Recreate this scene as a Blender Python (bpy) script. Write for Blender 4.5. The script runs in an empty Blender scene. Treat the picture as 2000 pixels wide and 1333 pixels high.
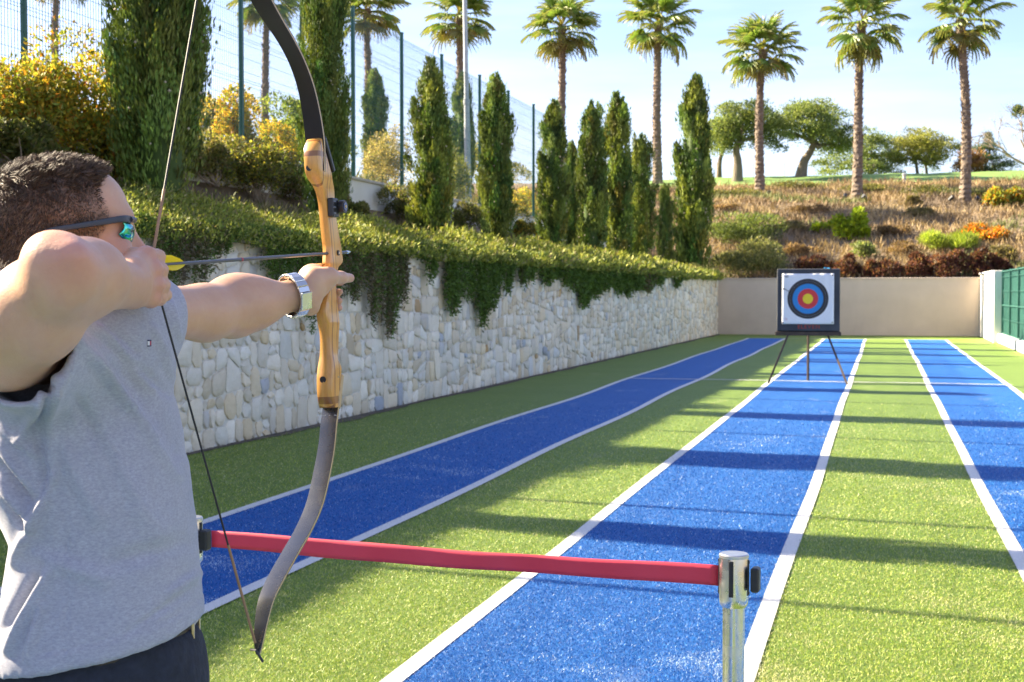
import bpy, bmesh, math, random
import numpy as np
from mathutils import Vector, Matrix
from math import sin, cos, pi, radians as R, sqrt, atan2, exp
SC = bpy.context.scene
COL = SC.collection
random.seed(7)
RNG = np.random.default_rng(11)

# ------------------------------------------------------------------ camera
CAMH, F0, YAW, PITCH = 1.5, 2600.0, R(15.52), R(2.06)
cam_d = bpy.data.cameras.new('camera'); cam = bpy.data.objects.new('camera', cam_d); COL.objects.link(cam)
cam.location = (0, 0, CAMH); cam.rotation_euler = (pi/2-PITCH, 0, YAW)
cam_d.sensor_width = 36; cam_d.lens = 36*F0/2000; cam_d.clip_start = .05; cam_d.clip_end = 6000
cam_d.dof.use_dof = True; cam_d.dof.focus_distance = 2.75; cam_d.dof.aperture_fstop = 13
SC.camera = cam
# ------------------------------------------------------------------ sky, sun, exposure
SUN_EL, SUN_AZ = R(31.5), atan2(-.993, .118)           # azimuth from +Y towards +X
W = bpy.data.worlds.new('World'); SC.world = W; W.use_nodes = True
wn = W.node_tree.nodes; wl = W.node_tree.links; wn.clear()
wo = wn.new('ShaderNodeOutputWorld'); bg = wn.new('ShaderNodeBackground'); sky = wn.new('ShaderNodeTexSky')
sky.sky_type = 'NISHITA'; sky.sun_disc = False; sky.sun_elevation = SUN_EL; sky.sun_rotation = SUN_AZ
sky.air_density = 1.0; sky.dust_density = .9; sky.ozone_density = 1.6
wtc = wn.new('ShaderNodeTexCoord'); wmp = wn.new('ShaderNodeMapping'); wmp.inputs['Scale'].default_value = (1.0, 1.0, 6.5)
wmp.inputs['Rotation'].default_value = (.12, .05, .4)
wno = wn.new('ShaderNodeTexNoise'); wno.inputs['Scale'].default_value = 2.6; wno.inputs['Detail'].default_value = 7; wno.inputs['Roughness'].default_value = .55
wrm = wn.new('ShaderNodeMapRange'); wrm.inputs[1].default_value = .40; wrm.inputs[2].default_value = .78; wrm.inputs[3].default_value = 0.0; wrm.inputs[4].default_value = .34
wmx = wn.new('ShaderNodeMix'); wmx.data_type = 'RGBA'; wmx.inputs[7].default_value = (6.9, 6.9, 7.9, 1)
wl.new(wtc.outputs['Generated'], wmp.inputs['Vector']); wl.new(wmp.outputs[0], wno.inputs['Vector']); wl.new(wno.outputs[0], wrm.inputs[0])
wl.new(wrm.outputs[0], wmx.inputs[0]); wl.new(sky.outputs[0], wmx.inputs[6]); wtn = wn.new('ShaderNodeMix'); wtn.data_type = 'RGBA'; wtn.blend_type = 'MULTIPLY'; wtn.inputs[0].default_value = 1; wtn.inputs[7].default_value = (.97, .94, 1.10, 1); wl.new(wmx.outputs[2], wtn.inputs[6]); wl.new(wtn.outputs[2], bg.inputs[0]); wl.new(bg.outputs[0], wo.inputs[0])
bg.inputs[1].default_value = .057
sd = bpy.data.lights.new('sun', 'SUN'); sun = bpy.data.objects.new('sun', sd); COL.objects.link(sun)
sd.energy = 5.0; sd.angle = R(.53); sd.color = (1, .87, .63)
sdir = Vector((sin(SUN_AZ)*cos(SUN_EL), cos(SUN_AZ)*cos(SUN_EL), sin(SUN_EL)))
sun.rotation_euler = sdir.to_track_quat('Z', 'Y').to_euler(); sun.location = (-30, 4, 30)
SC.view_settings.view_transform = 'Standard'; SC.view_settings.look = 'None'; SC.view_settings.gamma = 1
SC.view_settings.exposure = 2.33; SC.view_settings.use_curve_mapping = False
SC.render.engine = 'CYCLES'; SC.cycles.use_denoising = True; SC.cycles.max_bounces = 6; SC.cycles.diffuse_bounces = 3
SC.cycles.transparent_max_bounces = 6; SC.cycles.caustics_reflective = False; SC.cycles.caustics_refractive = False

# ------------------------------------------------------------------ pixels to places
CAMV = np.array([0, 0, CAMH]); CF = np.array([-sin(YAW), cos(YAW), 0]); CR = np.array([cos(YAW), sin(YAW), 0])
_M = np.array(Matrix.Rotation(YAW, 3, 'Z') @ Matrix.Rotation(pi/2-PITCH, 3, 'X'))
def ray(px, py):
    return _M @ np.array([(px-1000)/F0, -(py-666.5)/F0, -1.0])
def P(px, py, z):                      # point at horizontal forward distance z from the lens
    d = ray(px, py); return CAMV + d*(z/(d @ CF))
def G(px, py, h=0.0):                  # point on a level surface
    d = ray(px, py); return CAMV + d*((h-CAMH)/d[2])
def PX(px, py, X):                     # point on the plane x = X
    d = ray(px, py); return CAMV + d*(X/d[0])
def PPL(px, py, p0, n):                # point on a plane
    d = ray(px, py); n = np.asarray(n); return CAMV + d*(((np.asarray(p0)-CAMV) @ n)/(d @ n))

# ------------------------------------------------------------------ helpers
def tag(o, label=None, cat=None, group=None, kind=None):
    if label: o['label'] = label
    if cat: o['category'] = cat
    if group: o['group'] = group
    if kind: o['kind'] = kind
    return o
def empty(name, loc=(0, 0, 0), rz=0, label=None, cat=None, group=None):
    o = bpy.data.objects.new(name, None); COL.objects.link(o); o.empty_display_size = .1
    o.location = Vector(loc); o.rotation_euler = (0, 0, rz)
    return tag(o, label, cat, group)
def link(name, me, mat=None, parent=None, loc=None, smooth=False):
    o = bpy.data.objects.new(name, me); COL.objects.link(o)
    if mat and not me.materials: me.materials.append(mat)
    if parent: o.parent = parent
    if loc is not None: o.location = Vector(loc)
    if smooth: me.polygons.foreach_set('use_smooth', [True]*len(me.polygons))
    return o
def mesh(V, Fc, name='m', cols=None):
    """V (n,3); Fc array (m,k) or list of faces"""
    me = bpy.data.meshes.new(name)
    V = np.asarray(V, dtype=np.float32)
    if isinstance(Fc, np.ndarray) and Fc.ndim == 2:
        n, k = Fc.shape
        me.vertices.add(len(V)); me.vertices.foreach_set('co', V.ravel())
        me.loops.add(n*k); me.loops.foreach_set('vertex_index', Fc.astype(np.int32).ravel())
        me.polygons.add(n); me.polygons.foreach_set('loop_start', np.arange(0, n*k, k, dtype=np.int32))
        me.update(calc_edges=True)
    else:
        me.from_pydata([tuple(map(float, v)) for v in V], [], [tuple(int(i) for i in f) for f in Fc]); me.update()
    if cols is not None:
        a = me.color_attributes.new('Col', 'FLOAT_COLOR', 'POINT')
        c = np.ones((len(V), 4), np.float32); c[:, :3] = cols; a.data.foreach_set('color', c.ravel())
    return me
class MB:
    """collects simple solids into one mesh"""
    def __init__(s): s.V = []; s.F = []; s.n = 0
    def add(s, V, Fc):
        s.V.append(np.asarray(V, float)); s.F += [tuple(i+s.n for i in f) for f in Fc]; s.n += len(V)
    def box(s, c, size, rot=None, bev=0):
        h = np.array(size)/2.0
        if bev:
            b = min(bev, h.min()*.9); V = []; idx = {}
            for sx in (-1, 1):
                for sy in (-1, 1):
                    for sz in (-1, 1):
                        for ax in range(3):
                            v = np.array([sx, sy, sz])*(h-b); v[ax] = (sx, sy, sz)[ax]*h[ax]
                            idx[(sx, sy, sz, ax)] = len(V); V.append(v)
            Fc = []
            for ax in range(3):
                a, b2 = [i for i in range(3) if i != ax]
                for sg in (-1, 1):
                    q = []
                    for (p, r) in ((-1, -1), (1, -1), (1, 1), (-1, 1)):
                        k = [0, 0, 0]; k[ax] = sg; k[a] = p; k[b2] = r; q.append(idx[(*k, ax)])
                    Fc.append(q)
                for p in (-1, 1):
                    for r in (-1, 1):
                        k0 = [0, 0, 0]; k0[ax] = -1; k0[a] = p; k0[b2] = r; k1 = list(k0); k1[ax] = 1
                        Fc.append([idx[(*k0, a)], idx[(*k1, a)], idx[(*k1, b2)], idx[(*k0, b2)]])
            for sx in (-1, 1):
                for sy in (-1, 1):
                    for sz in (-1, 1): Fc.append([idx[(sx, sy, sz, i)] for i in range(3)])
            V = np.array(V)
        else:
            V = np.array([[x, y, z] for x in (-1, 1) for y in (-1, 1) for z in (-1, 1)])*h
            Fc = [(0, 1, 3, 2), (4, 6, 7, 5), (0, 4, 5, 1), (2, 3, 7, 6), (0, 2, 6, 4), (1, 5, 7, 3)]
        if rot is not None: V = V @ np.array(rot).T
        s.add(V+np.array(c), Fc)
    def tube(s, pts, rads, n=10, caps=True, flat=None):
        pts = [np.array(p, float) for p in pts]
        if np.isscalar(rads): rads = [rads]*len(pts)
        V = []; Fc = []; up = None
        for i, p in enumerate(pts):
            t = pts[min(i+1, len(pts)-1)]-pts[max(i-1, 0)]; t /= (np.linalg.norm(t)+1e-9)
            if up is None:
                up = np.array([0, 0, 1.0]) if abs(t[2]) < .9 else np.array([1.0, 0, 0])
            a = np.cross(t, up); a /= np.linalg.norm(a)+1e-9; b = np.cross(a, t); up = b
            for k in range(n):
                an = 2*pi*k/n; V.append(p+rads[i]*(a*cos(an)+b*sin(an)))
        for i in range(len(pts)-1):
            for k in range(n):
                k2 = (k+1) % n; Fc.append((i*n+k, i*n+k2, (i+1)*n+k2, (i+1)*n+k))
        if caps:
            Fc.append(tuple(range(n))[::-1]); Fc.append(tuple((len(pts)-1)*n+k for k in range(n)))
        s.add(V, Fc)
    def lathe(s, prof, n=24, c=(0, 0, 0), caps=True):
        V = [(r*cos(2*pi*k/n), r*sin(2*pi*k/n), z) for r, z in prof for k in range(n)]; Fc = []
        for i in range(len(prof)-1):
            for k in range(n):
                k2 = (k+1) % n; Fc.append((i*n+k, i*n+k2, (i+1)*n+k2, (i+1)*n+k))
        if caps:
            Fc.append(tuple(range(n))[::-1]); Fc.append(tuple((len(prof)-1)*n+k for k in range(n)))
        s.add(np.array(V)+np.array(c), Fc)
    def build(s, name, mat, parent=None, loc=None, smooth=False, angle=None):
        me = mesh(np.concatenate(s.V), s.F, name)
        bm = bmesh.new(); bm.from_mesh(me); bmesh.ops.recalc_face_normals(bm, faces=bm.faces); bm.to_mesh(me); bm.free()
        o = link(name, me, mat, parent, loc, smooth)
        if smooth: sharp(me, angle or 40)
        return o
def sharp(me, deg=40):
    me.polygons.foreach_set('use_smooth', [True]*len(me.polygons))
    try: me.set_sharp_from_angle(angle=R(deg))
    except Exception: pass
def rotz(a): return np.array([[cos(a), -sin(a), 0], [sin(a), cos(a), 0], [0, 0, 1]])
def copy_tree(o, parent=None):
    c = o.copy(); COL.objects.link(c)
    if parent: c.parent = parent
    for ch in o.children: copy_tree(ch, c)
    return c
def vnoise(x, y, s=1.0, seed=0):       # cheap smooth 2D noise, arrays
    x = np.asarray(x, float)*s+seed*17.3; y = np.asarray(y, float)*s+seed*9.1
    return (np.sin(x*1.3+1.7*np.sin(y*.9))+np.sin(y*1.7+1.3*np.sin(x*1.1+2))+np.sin((x+y)*2.3+.7)*.5+np.sin((x-y*1.4)*3.1)*.35)/2.85
def catmull(pts, n=8):
    pts = [np.array(p, float) for p in pts]; P_ = [2*pts[0]-pts[1]]+pts+[2*pts[-1]-pts[-2]]; out = []
    for i in range(1, len(P_)-2):
        a, b, c, d = P_[i-1:i+3]
        for k in range(n):
            t = k/n; out.append(.5*((2*b)+(-a+c)*t+(2*a-5*b+4*c-d)*t*t+(-a+3*b-3*c+d)*t**3))
    out.append(pts[-1]); return out

# ------------------------------------------------------------------ materials
class NT:
    def __init__(s, name):
        s.m = bpy.data.materials.new(name); s.m.use_nodes = True; s.t = s.m.node_tree; s.t.nodes.clear()
        s.out = s.new('ShaderNodeOutputMaterial'); s.b = s.new('ShaderNodeBsdfPrincipled'); s.lk(s.b.outputs[0], s.out.inputs[0])
        s.tc = s.new('ShaderNodeTexCoord')
    def new(s, t, **k):
        n = s.t.nodes.new(t)
        for a, v in k.items(): setattr(n, a, v)
        return n
    def lk(s, a, b): s.t.links.new(a, b)
    def coord(s, scale=(1, 1, 1), rot=(0, 0, 0), src='Object'):
        mp = s.new('ShaderNodeMapping'); mp.inputs['Scale'].default_value = scale; mp.inputs['Rotation'].default_value = rot
        s.lk(s.tc.outputs[src], mp.inputs[0]); return mp.outputs[0]
    def noise(s, scale, detail=4, rough=.55, co=None, dist=0):
        n = s.new('ShaderNodeTexNoise'); n.inputs['Scale'].default_value = scale; n.inputs['Detail'].default_value = detail
        n.inputs['Roughness'].default_value = rough; n.inputs['Distortion'].default_value = dist
        s.lk(co if co is not None else s.tc.outputs['Object'], n.inputs['Vector']); return n.outputs[0]
    def vor(s, scale, co=None, feature='F1', out='Distance'):
        n = s.new('ShaderNodeTexVoronoi', feature=feature); n.inputs['Scale'].default_value = scale
        s.lk(co if co is not None else s.tc.outputs['Object'], n.inputs['Vector']); return n.outputs[out]
    def ramp(s, fac, stops, interp='LINEAR'):
        r = s.new('ShaderNodeValToRGB'); r.color_ramp.interpolation = interp; e = r.color_ramp.elements
        while len(e) < len(stops): e.new(1)
        for el, (p, c) in zip(e, stops): el.position = p; el.color = (*c, 1) if len(c) == 3 else c
        s.lk(fac, r.inputs[0]); return r.outputs[0]
    def mix(s, fac, a, b, mode='MIX'):
        n = s.new('ShaderNodeMix', data_type='RGBA', blend_type=mode)
        for v, i in ((fac, 0), (a, 6), (b, 7)):
            if hasattr(v, 'is_linked') or hasattr(v, 'links'): s.lk(v, n.inputs[i])
            elif i == 0: n.inputs[0].default_value = v
            else: n.inputs[i].default_value = (*v, 1) if len(v) == 3 else v
        return n.outputs[2]
    def rng(s, v, a, b, c, d):
        n = s.new('ShaderNodeMapRange'); s.lk(v, n.inputs[0])
        for i, x in enumerate((a, b, c, d)): n.inputs[i+1].default_value = x
        return n.outputs[0]
    def math(s, op, a, b=None):
        n = s.new('ShaderNodeMath', operation=op)
        for i, v in enumerate((a, b)):
            if v is None: continue
            if hasattr(v, 'links'): s.lk(v, n.inputs[i])
            else: n.inputs[i].default_value = v
        return n.outputs[0]
    def bump(s, h, strength=.3, dist=.01):
        n = s.new('ShaderNodeBump'); n.inputs['Strength'].default_value = strength; n.inputs['Distance'].default_value = dist
        s.lk(h, n.inputs['Height']); s.lk(n.outputs[0], s.b.inputs['Normal']); return n
    def col(s, c):
        if hasattr(c, 'links'): s.lk(c, s.b.inputs['Base Color'])
        else: s.b.inputs['Base Color'].default_value = (*c, 1)
        return s
    def set(s, **k):
        for a, v in k.items():
            i = s.b.inputs[a.replace('_', ' ')]
            if hasattr(v, 'links'): s.lk(v, i)
            else: i.default_value = v
        return s
    def attr(s, name='Col'):
        a = s.new('ShaderNodeAttribute'); a.attribute_name = name; return a.outputs['Color']
def plain(name, c, rough=.5, metal=0, var=.12, scale=30, bump=0, spec=.5):
    n = NT(name); f = n.noise(scale, 5)
    n.col(n.mix(n.rng(f, .3, .7, 0, 1), tuple(x*(1-var) for x in c), tuple(min(1, x*(1+var)) for x in c)))
    n.set(Roughness=rough, Metallic=metal); n.b.inputs['Specular IOR Level'].default_value = spec
    if bump: n.bump(f, bump, .01)
    return n.m
def leafmat(name, trans=.35, rough=.55, tint=(1, 1, 1)):
    n = NT(name); c = n.attr(); f = n.noise(9, 2)
    c = n.mix(n.rng(f, .3, .7, 0, .35), c, tuple(tint), 'MULTIPLY') if tint != (1, 1, 1) else c
    n.col(c).set(Roughness=rough); n.b.inputs['Specular IOR Level'].default_value = .3
    tr = n.new('ShaderNodeBsdfTranslucent'); mx = n.new('ShaderNodeMixShader'); mx.inputs[0].default_value = trans
    n.lk(n.mix(1.0, c, (1.25, 1.2, .6), 'MULTIPLY'), tr.inputs[0])
    n.lk(n.b.outputs[0], mx.inputs[1]); n.lk(tr.outputs[0], mx.inputs[2]); n.lk(mx.outputs[0], n.out.inputs[0])
    return n.m
def leaves(C, D, L, Wd, cols, seed=0, bend=.0):
    """rhombic leaves: base points C (n,3), unit directions D, lengths, widths, colours -> (V, F, cols)"""
    n = len(C); g = np.random.default_rng(seed)
    r = g.normal(size=(n, 3)); S = np.cross(D, r); S /= np.linalg.norm(S, axis=1, keepdims=True)+1e-9
    N = np.cross(S, D)
    L = np.broadcast_to(L, (n,))[:, None]; Wd = np.broadcast_to(Wd, (n,))[:, None]
    mid = C+D*L*.45+N*L*bend
    V = np.stack([C, mid+S*Wd*.5, C+D*L, mid-S*Wd*.5], 1).reshape(-1, 3)
    Fc = np.arange(n*4).reshape(n, 4)
    return V, Fc, np.repeat(cols, 4, 0)
def unit(a): return a/(np.linalg.norm(a, axis=-1, keepdims=True)+1e-9)
def cvar(base, n, g, v=.25, hue=.12):
    b = np.array(base)[None]*np.exp(g.normal(0, v, (n, 1)))
    return np.clip(b*np.exp(g.normal(0, hue, (n, 3))*np.array([1, .5, .7])), .004, .9)
# ================================================================== SETTING
def wallx(Y): return -6.27+.0135*(Y-10)              # foot line of the stone wall
YB = 48.6                                             # back wall
WH = 2.12
LPX = [-400, -60, -22, -14, -9.25, -8.95, -8.9, -8.0, -7.2, -6.6, -6.0, -5.0]
LPH = [6.0, 7.0, 5.7, 4.4, 3.6, 3.45, 2.75, 2.55, 2.35, 2.08, 2.05, 2.05]
BPY = [40, 48.9, 51, 56, 62, 66, 70, 73, 75, 85, 95, 108, 140, 400]
BPH = [1.9, 1.95, 2.5, 4.0, 5.55, 6.15, 6.75, 7.15, 7.45, 8.75, 9.35, 9.4, 7.0, 2.0]
def Lh(X): return np.interp(X, LPX, LPH)
def Bh(Y): return np.interp(Y, BPY, BPH)
def TH(X, Y):
    X = np.asarray(X, float); Y = np.asarray(Y, float)
    L = Lh(X); B = Bh(Y)
    t = np.clip((Y-48)/14, 0, 1)
    left = np.where(X < -6.4, np.maximum(L, np.where(Y > 48.8, B, 0)), 0)
    h = np.where(Y > 48.8, np.maximum(B, np.where(X < -6.4, L*(1-t)+np.maximum(L, B)*t, 0)), left)
    h = h+np.where((Y > 50) | (X < -9.4), .10*vnoise(X, Y, .55, 2)+.05*vnoise(X, Y, 1.9, 5), 0)*np.clip((np.maximum(Y-49, -9-X))/3, 0, 1)
    return h
def TP(px, py, z0=46, z1=140):                        # where a pixel's ray first meets the hillside
    d = ray(px, py); d = d/(d @ CF)
    for z in np.arange(z0, z1, .25):
        p = CAMV+d*z
        if p[2] <= float(TH(p[0], p[1])): return p
    return CAMV+d*z1

# ---- materials of the setting
def turfmat(name, base, lo, hi, sand):
    n = NT(name); co = n.coord(); fine = n.noise(420, 2, .6, co); mid = n.noise(60, 3, .6, co); big = n.noise(.9, 5, .6, co)
    c = n.ramp(fine, [(.30, lo), (.5, base), (.72, hi)])
    c = n.mix(n.rng(mid, .35, .7, 0, .35), c, hi)
    st = n.new('ShaderNodeTexWave', wave_type='BANDS', bands_direction='X'); st.inputs['Scale'].default_value = 9; st.inputs['Distortion'].default_value = .6
    n.lk(co, st.inputs[0]); c = n.mix(n.rng(st.outputs['Fac'], 0, 1, 0, .10), c, lo)
    pat = n.noise(1.7, 6, .66, n.coord((1, .42, 1)))
    f = n.math('MULTIPLY', n.rng(pat, .60, .80, 0, .62), n.rng(fine, .38, .62, .25, 1))
    c = n.mix(f, c, sand)
    c = n.mix(n.rng(big, .35, .7, 0, .22), c, lo)
    n.col(c).set(Roughness=.62); n.b.inputs['Specular IOR Level'].default_value = .35
    n.bump(fine, .9, .012)
    return n.m
M = {}
M['green'] = turfmat('turf_green', (.155, .25, .032), (.075, .145, .020), (.29, .36, .07), (.5, .47, .28))
M['blue'] = turfmat('turf_blue', (.004, .110, .42), (.003, .068, .31), (.03, .21, .56), (.48, .52, .58))
n = NT('line_white'); f = n.noise(300, 3); n.col(n.mix(n.rng(f, .35, .6, .0, .3), (.78, .77, .74), (.45, .44, .38))).set(Roughness=.7); n.bump(f, .8, .012); M['line'] = n.m
n = NT('soil'); a = n.noise(.35, 6, .62); b_ = n.noise(14, 5); c = n.ramp(a, [(.3, (.10, .068, .038)), (.48, (.19, .135, .08)), (.62, (.15, .115, .06)), (.75, (.09, .10, .04))])
c = n.mix(n.rng(b_, .35, .7, 0, .5), c, (.23, .165, .10)); n.col(c).set(Roughness=.95); n.bump(b_, .6, .05); M['soil'] = n.m
n = NT('lawn'); a = n.noise(3, 5); c = n.ramp(a, [(.3, (.10, .19, .03)), (.7, (.17, .27, .05))]); n.col(c).set(Roughness=.9); M['lawn'] = n.m
n = NT('plaster_beige'); a = n.noise(1.3, 6, .6); b_ = n.noise(45, 4); c = n.ramp(a, [(.3, (.54, .43, .34)), (.7, (.62, .50, .40))])
n.col(n.mix(n.rng(n.noise(6, 6, .7, n.coord((1, 1, .25))), .55, .8, 0, .22), c, (.38, .31, .24))).set(Roughness=.9); n.bump(b_, .15, .004); M['beige'] = n.m
n = NT('plaster_white'); a = n.noise(2.2, 6, .65, n.coord((1, 1, .3))); c = n.ramp(a, [(.35, (.78, .75, .69)), (.62, (.72, .69, .62)), (.8, (.5, .46, .4))]); n.col(c).set(Roughness=.9); n.bump(n.noise(40, 4), .15, .004); M['white'] = n.m
M['coping'] = plain('coping_stone', (.50, .46, .39), .9, 0, .2, 12, .2)
n = NT('mortar'); a = n.noise(30, 5); n.col(n.ramp(a, [(.3, (.60, .545, .45)), (.7, (.74, .68, .58))])).set(Roughness=.95); n.bump(a, .5, .01); M['mortar'] = n.m
n = NT('stone'); c = n.attr(); a = n.noise(7, 7, .68); b_ = n.noise(55, 5, .7); v = n.noise(2.3, 3)
c = n.mix(n.rng(a, .32, .70, 0, .5), c, (.82, .77, .68), 'MULTIPLY')
c = n.mix(n.rng(v, .60, .76, 0, .45), c, (.60, .46, .29))
c = n.mix(n.rng(b_, .62, .80, 0, .5), c, (.40, .36, .31))
n.col(c).set(Roughness=.93)
bm_ = n.new('ShaderNodeMath', operation='ADD'); n.lk(n.math('MULTIPLY', a, 1.4), bm_.inputs[0]); n.lk(n.math('MULTIPLY', b_, .6), bm_.inputs[1]); n.bump(bm_.outputs[0], .8, .022); M['stone'] = n.m

# ---- ground, turf, lanes and painted lines
def sheet(name, pts, z, mat):
    me = mesh([(x, y, z) for x, y in pts], [tuple(range(len(pts)))], name); o = link(name, me, mat); return tag(o, kind='structure')
sheet('ground', [(-2500, -400), (2500, -400), (2500, 3000), (-2500, 3000)], -.03, M['soil'])
sheet('turf', [(-6.5, -6), (3.95, -6), (3.95, YB+.05), (-6.5, YB+.05)], 0, M['green'])
LANES = [(-4.25, -3.05), (-1.80, -.50), (.75, 1.98)]
def wav(x0, Y, k): return x0+.012*np.sin(Y*.42+k*2.1)*np.sin(Y*.13+k)+.004*np.sin(Y*1.1+k*3)
YL = np.concatenate([np.arange(-4, 44.61, .3), [44.62]])
for i, (a, b) in enumerate(LANES):
    A = wav(a, YL, i*2); B = wav(b, YL, i*2+1)
    if i == 0: A = A+.03*np.sin(YL*.75)*np.clip(1-abs(YL-22)/30, 0, 1); B = B+.03*np.sin(YL*.8+1)*np.clip(1-abs(YL-22)/30, 0, 1)
    m = len(YL); V = np.concatenate([np.stack([A, YL, A*0+.004], 1), np.stack([B, YL, A*0+.004], 1)])
    tag(link('lane', mesh(V, np.array([(k, m+k, m+k+1, k+1) for k in range(m-1)]), 'lane'), M['blue']), kind='structure')
    for E in (A, B):
        h = .042; V = np.concatenate([np.stack([E-h, YL, E*0+.008], 1), np.stack([E+h, YL, E*0+.008], 1)])
        tag(link('lane_line', mesh(V, np.array([(k, m+k, m+k+1, k+1) for k in range(m-1)]), 'lane_line'), M['line']), kind='structure')
for yc in (23.03, 44.75):
    xs = np.linspace(-4.28, 2.05, 30) if yc < 40 else np.linspace(-4.0, 2.0, 30); yy = yc+.03*np.sin(xs*2); h = .045; m = len(xs)
    V = np.concatenate([np.stack([xs, yy-h, xs*0+.0115], 1), np.stack([xs, yy+h, xs*0+.0115], 1)])
    tag(link('cross_line', mesh(V, np.array([(k, k+1, m+k+1, m+k) for k in range(m-1)]), 'cross_line'), M['line']), kind='structure')

g_ = np.random.default_rng(2); ye = np.arange(4, 48.4, .25); wv = .10+.10*np.clip(vnoise(ye, 0, .9, 3)+.5*vnoise(ye, 1, 3.1, 5)+.3, 0, 2)
V = np.concatenate([np.stack([wallx(ye)-.02, ye, ye*0+.006], 1), np.stack([wallx(ye)+wv, ye, ye*0+.006], 1)]); m = len(ye)
n = NT('dirt'); a = n.noise(8, 6, .7); n.col(n.ramp(a, [(.3, (.05, .042, .030)), (.6, (.13, .105, .075)), (.75, (.26, .23, .18))])).set(Roughness=.95); n.bump(a, .8, .03)
tag(link('soil_strip', mesh(V, np.array([(k, m+k, m+k+1, k+1) for k in range(m-1)]), 'soil_strip'), n.m), kind='structure')
# ---- hillside: one sheet behind the walls
def grid(name, xs, ys, mat, fn=TH, dz=0):
    X, Y = np.meshgrid(xs, ys); Z = fn(X, Y)+dz; nx, ny = len(xs), len(ys)
    V = np.stack([X, Y, Z], -1).reshape(-1, 3); I = np.arange(nx*ny).reshape(ny, nx)
    Fc = np.stack([I[:-1, :-1], I[:-1, 1:], I[1:, 1:], I[1:, :-1]], -1).reshape(-1, 4)
    o = link(name, mesh(V, Fc, name), mat, smooth=True); return tag(o, kind='structure')
ys_ = np.concatenate([np.arange(48.95, 76, .5), np.arange(76, 112, 1.5), np.arange(112, 401, 16)])
grid('hillside', np.concatenate([np.arange(-200, -44, 12), np.arange(-44, 46, .8), np.arange(46, 220, 12)]), ys_, M['soil'])
grid('upper_terrace', np.concatenate([np.arange(-200, -40, 10), np.arange(-40, -9.05, .8), [-9.0]]), np.arange(-20, 49.3, .9), M['soil'])
grid('planting_bed', np.array([-8.92, -8.4, -7.8, -7.2, -6.7, -6.46]), np.arange(-6, 49.3, .9), M['soil'])
grid('lawn', np.arange(-14, 60, .8), np.arange(74.6, 104, 1.2), M['lawn'], dz=.05)

# ---- stone retaining wall, stone by stone
def clip(poly, p, q):                                  # keep the side nearer p than q
    mid = ((p[0]+q[0])/2, (p[1]+q[1])/2); nx, ny = q[0]-p[0], q[1]-p[1]; out = []
    for i in range(len(poly)):
        a, b = poly[i], poly[(i+1) % len(poly)]
        da = (a[0]-mid[0])*nx+(a[1]-mid[1])*ny; db = (b[0]-mid[0])*nx+(b[1]-mid[1])*ny
        if da <= 0: out.append(a)
        if (da < 0 < db) or (db < 0 < da):
            t = da/(da-db); out.append((a[0]+(b[0]-a[0])*t, a[1]+(b[1]-a[1])*t))
    return out
def inset(poly, d):
    out = []; n = len(poly)
    for i in range(n):
        a, b, c = np.array(poly[i-1]), np.array(poly[i]), np.array(poly[(i+1) % n])
        e1 = b-a; e2 = c-b; e1 /= np.linalg.norm(e1)+1e-9; e2 /= np.linalg.norm(e2)+1e-9
        n1 = np.array([-e1[1], e1[0]]); n2 = np.array([-e2[1], e2[0]]); m = n1+n2; L = m @ n1
        out.append(b+m*(d/max(L, .55)))
    return out
def area(p): return .5*sum(p[i-1][0]*p[i][1]-p[i][0]*p[i-1][1] for i in range(len(p)))
sw = empty('stone_wall', (wallx(28), 28, 0), 0, 'long pale rubble stone retaining wall with plants hanging over its top', 'wall')
def onwall(y, h, d): return np.array([wallx(y)+d-wallx(28), y-28, h])
mb = MB()
for y in np.arange(-6, YB-.1, 6.1):
    y1 = min(y+6.1, YB+.2); a, b = wallx(y), wallx(y1)
    mb.add([(a-.24-sw.location.x, y-28, 0), (a-sw.location.x, y-28, 0), (a-sw.location.x, y-28, WH), (a-.24-sw.location.x, y-28, WH),
            (b-.24-sw.location.x, y1-28, 0), (b-sw.location.x, y1-28, 0), (b-sw.location.x, y1-28, WH), (b-.24-sw.location.x, y1-28, WH)],
           [(1, 5, 6, 2), (3, 2, 6, 7), (0, 3, 7, 4), (0, 1, 2, 3), (4, 7, 6, 5)])
mb.build('wall_core', M['mortar'], sw)
g = random.Random(5); cells = []
def cutpoly(poly):                                     # split a stone bed into rubble shapes
    A_ = area(poly); lim = g.choice((.022, .042, .065, .09, .115))
    w = max(p[0] for p in poly)-min(p[0] for p in poly); h = max(p[1] for p in poly)-min(p[1] for p in poly)
    if A_ < lim and max(w, h) < .52 and max(w, h) < 2.0*min(w, h):
        cells.append((tuple(np.mean(poly, 0)), poly)); return
    c = np.mean(poly, 0)+np.array([g.uniform(-.16, .16)*w, g.uniform(-.16, .16)*h]); an = (0 if w*.72 > h*.85 else pi/2)+g.gauss(0, .17*min(1, .55/max(w, h)))
    d = np.array([cos(an), sin(an)])*.5; q = c+d; p = c-d; a_ = clip(poly, p, q); b_ = clip(poly, q, p)
    if len(a_) < 3 or len(b_) < 3 or area(a_) < .006 or area(b_) < .006: cells.append((tuple(np.mean(poly, 0)), poly)); return
    cutpoly(a_); cutpoly(b_)
y = 2.2
while y < YB-.2:
    y1 = min(y+4.0, YB); cutpoly([(y, .0), (y1, .0), (y1, WH), (y, WH)]); y = y1
TONES = [((.83, .735, .58), 40), ((.88, .81, .68), 30), ((.80, .67, .47), 18), ((.70, .66, .60), 4), ((.70, .57, .38), 4), ((.50, .50, .51), 1.2), ((.60, .40, .20), .8)]
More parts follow.
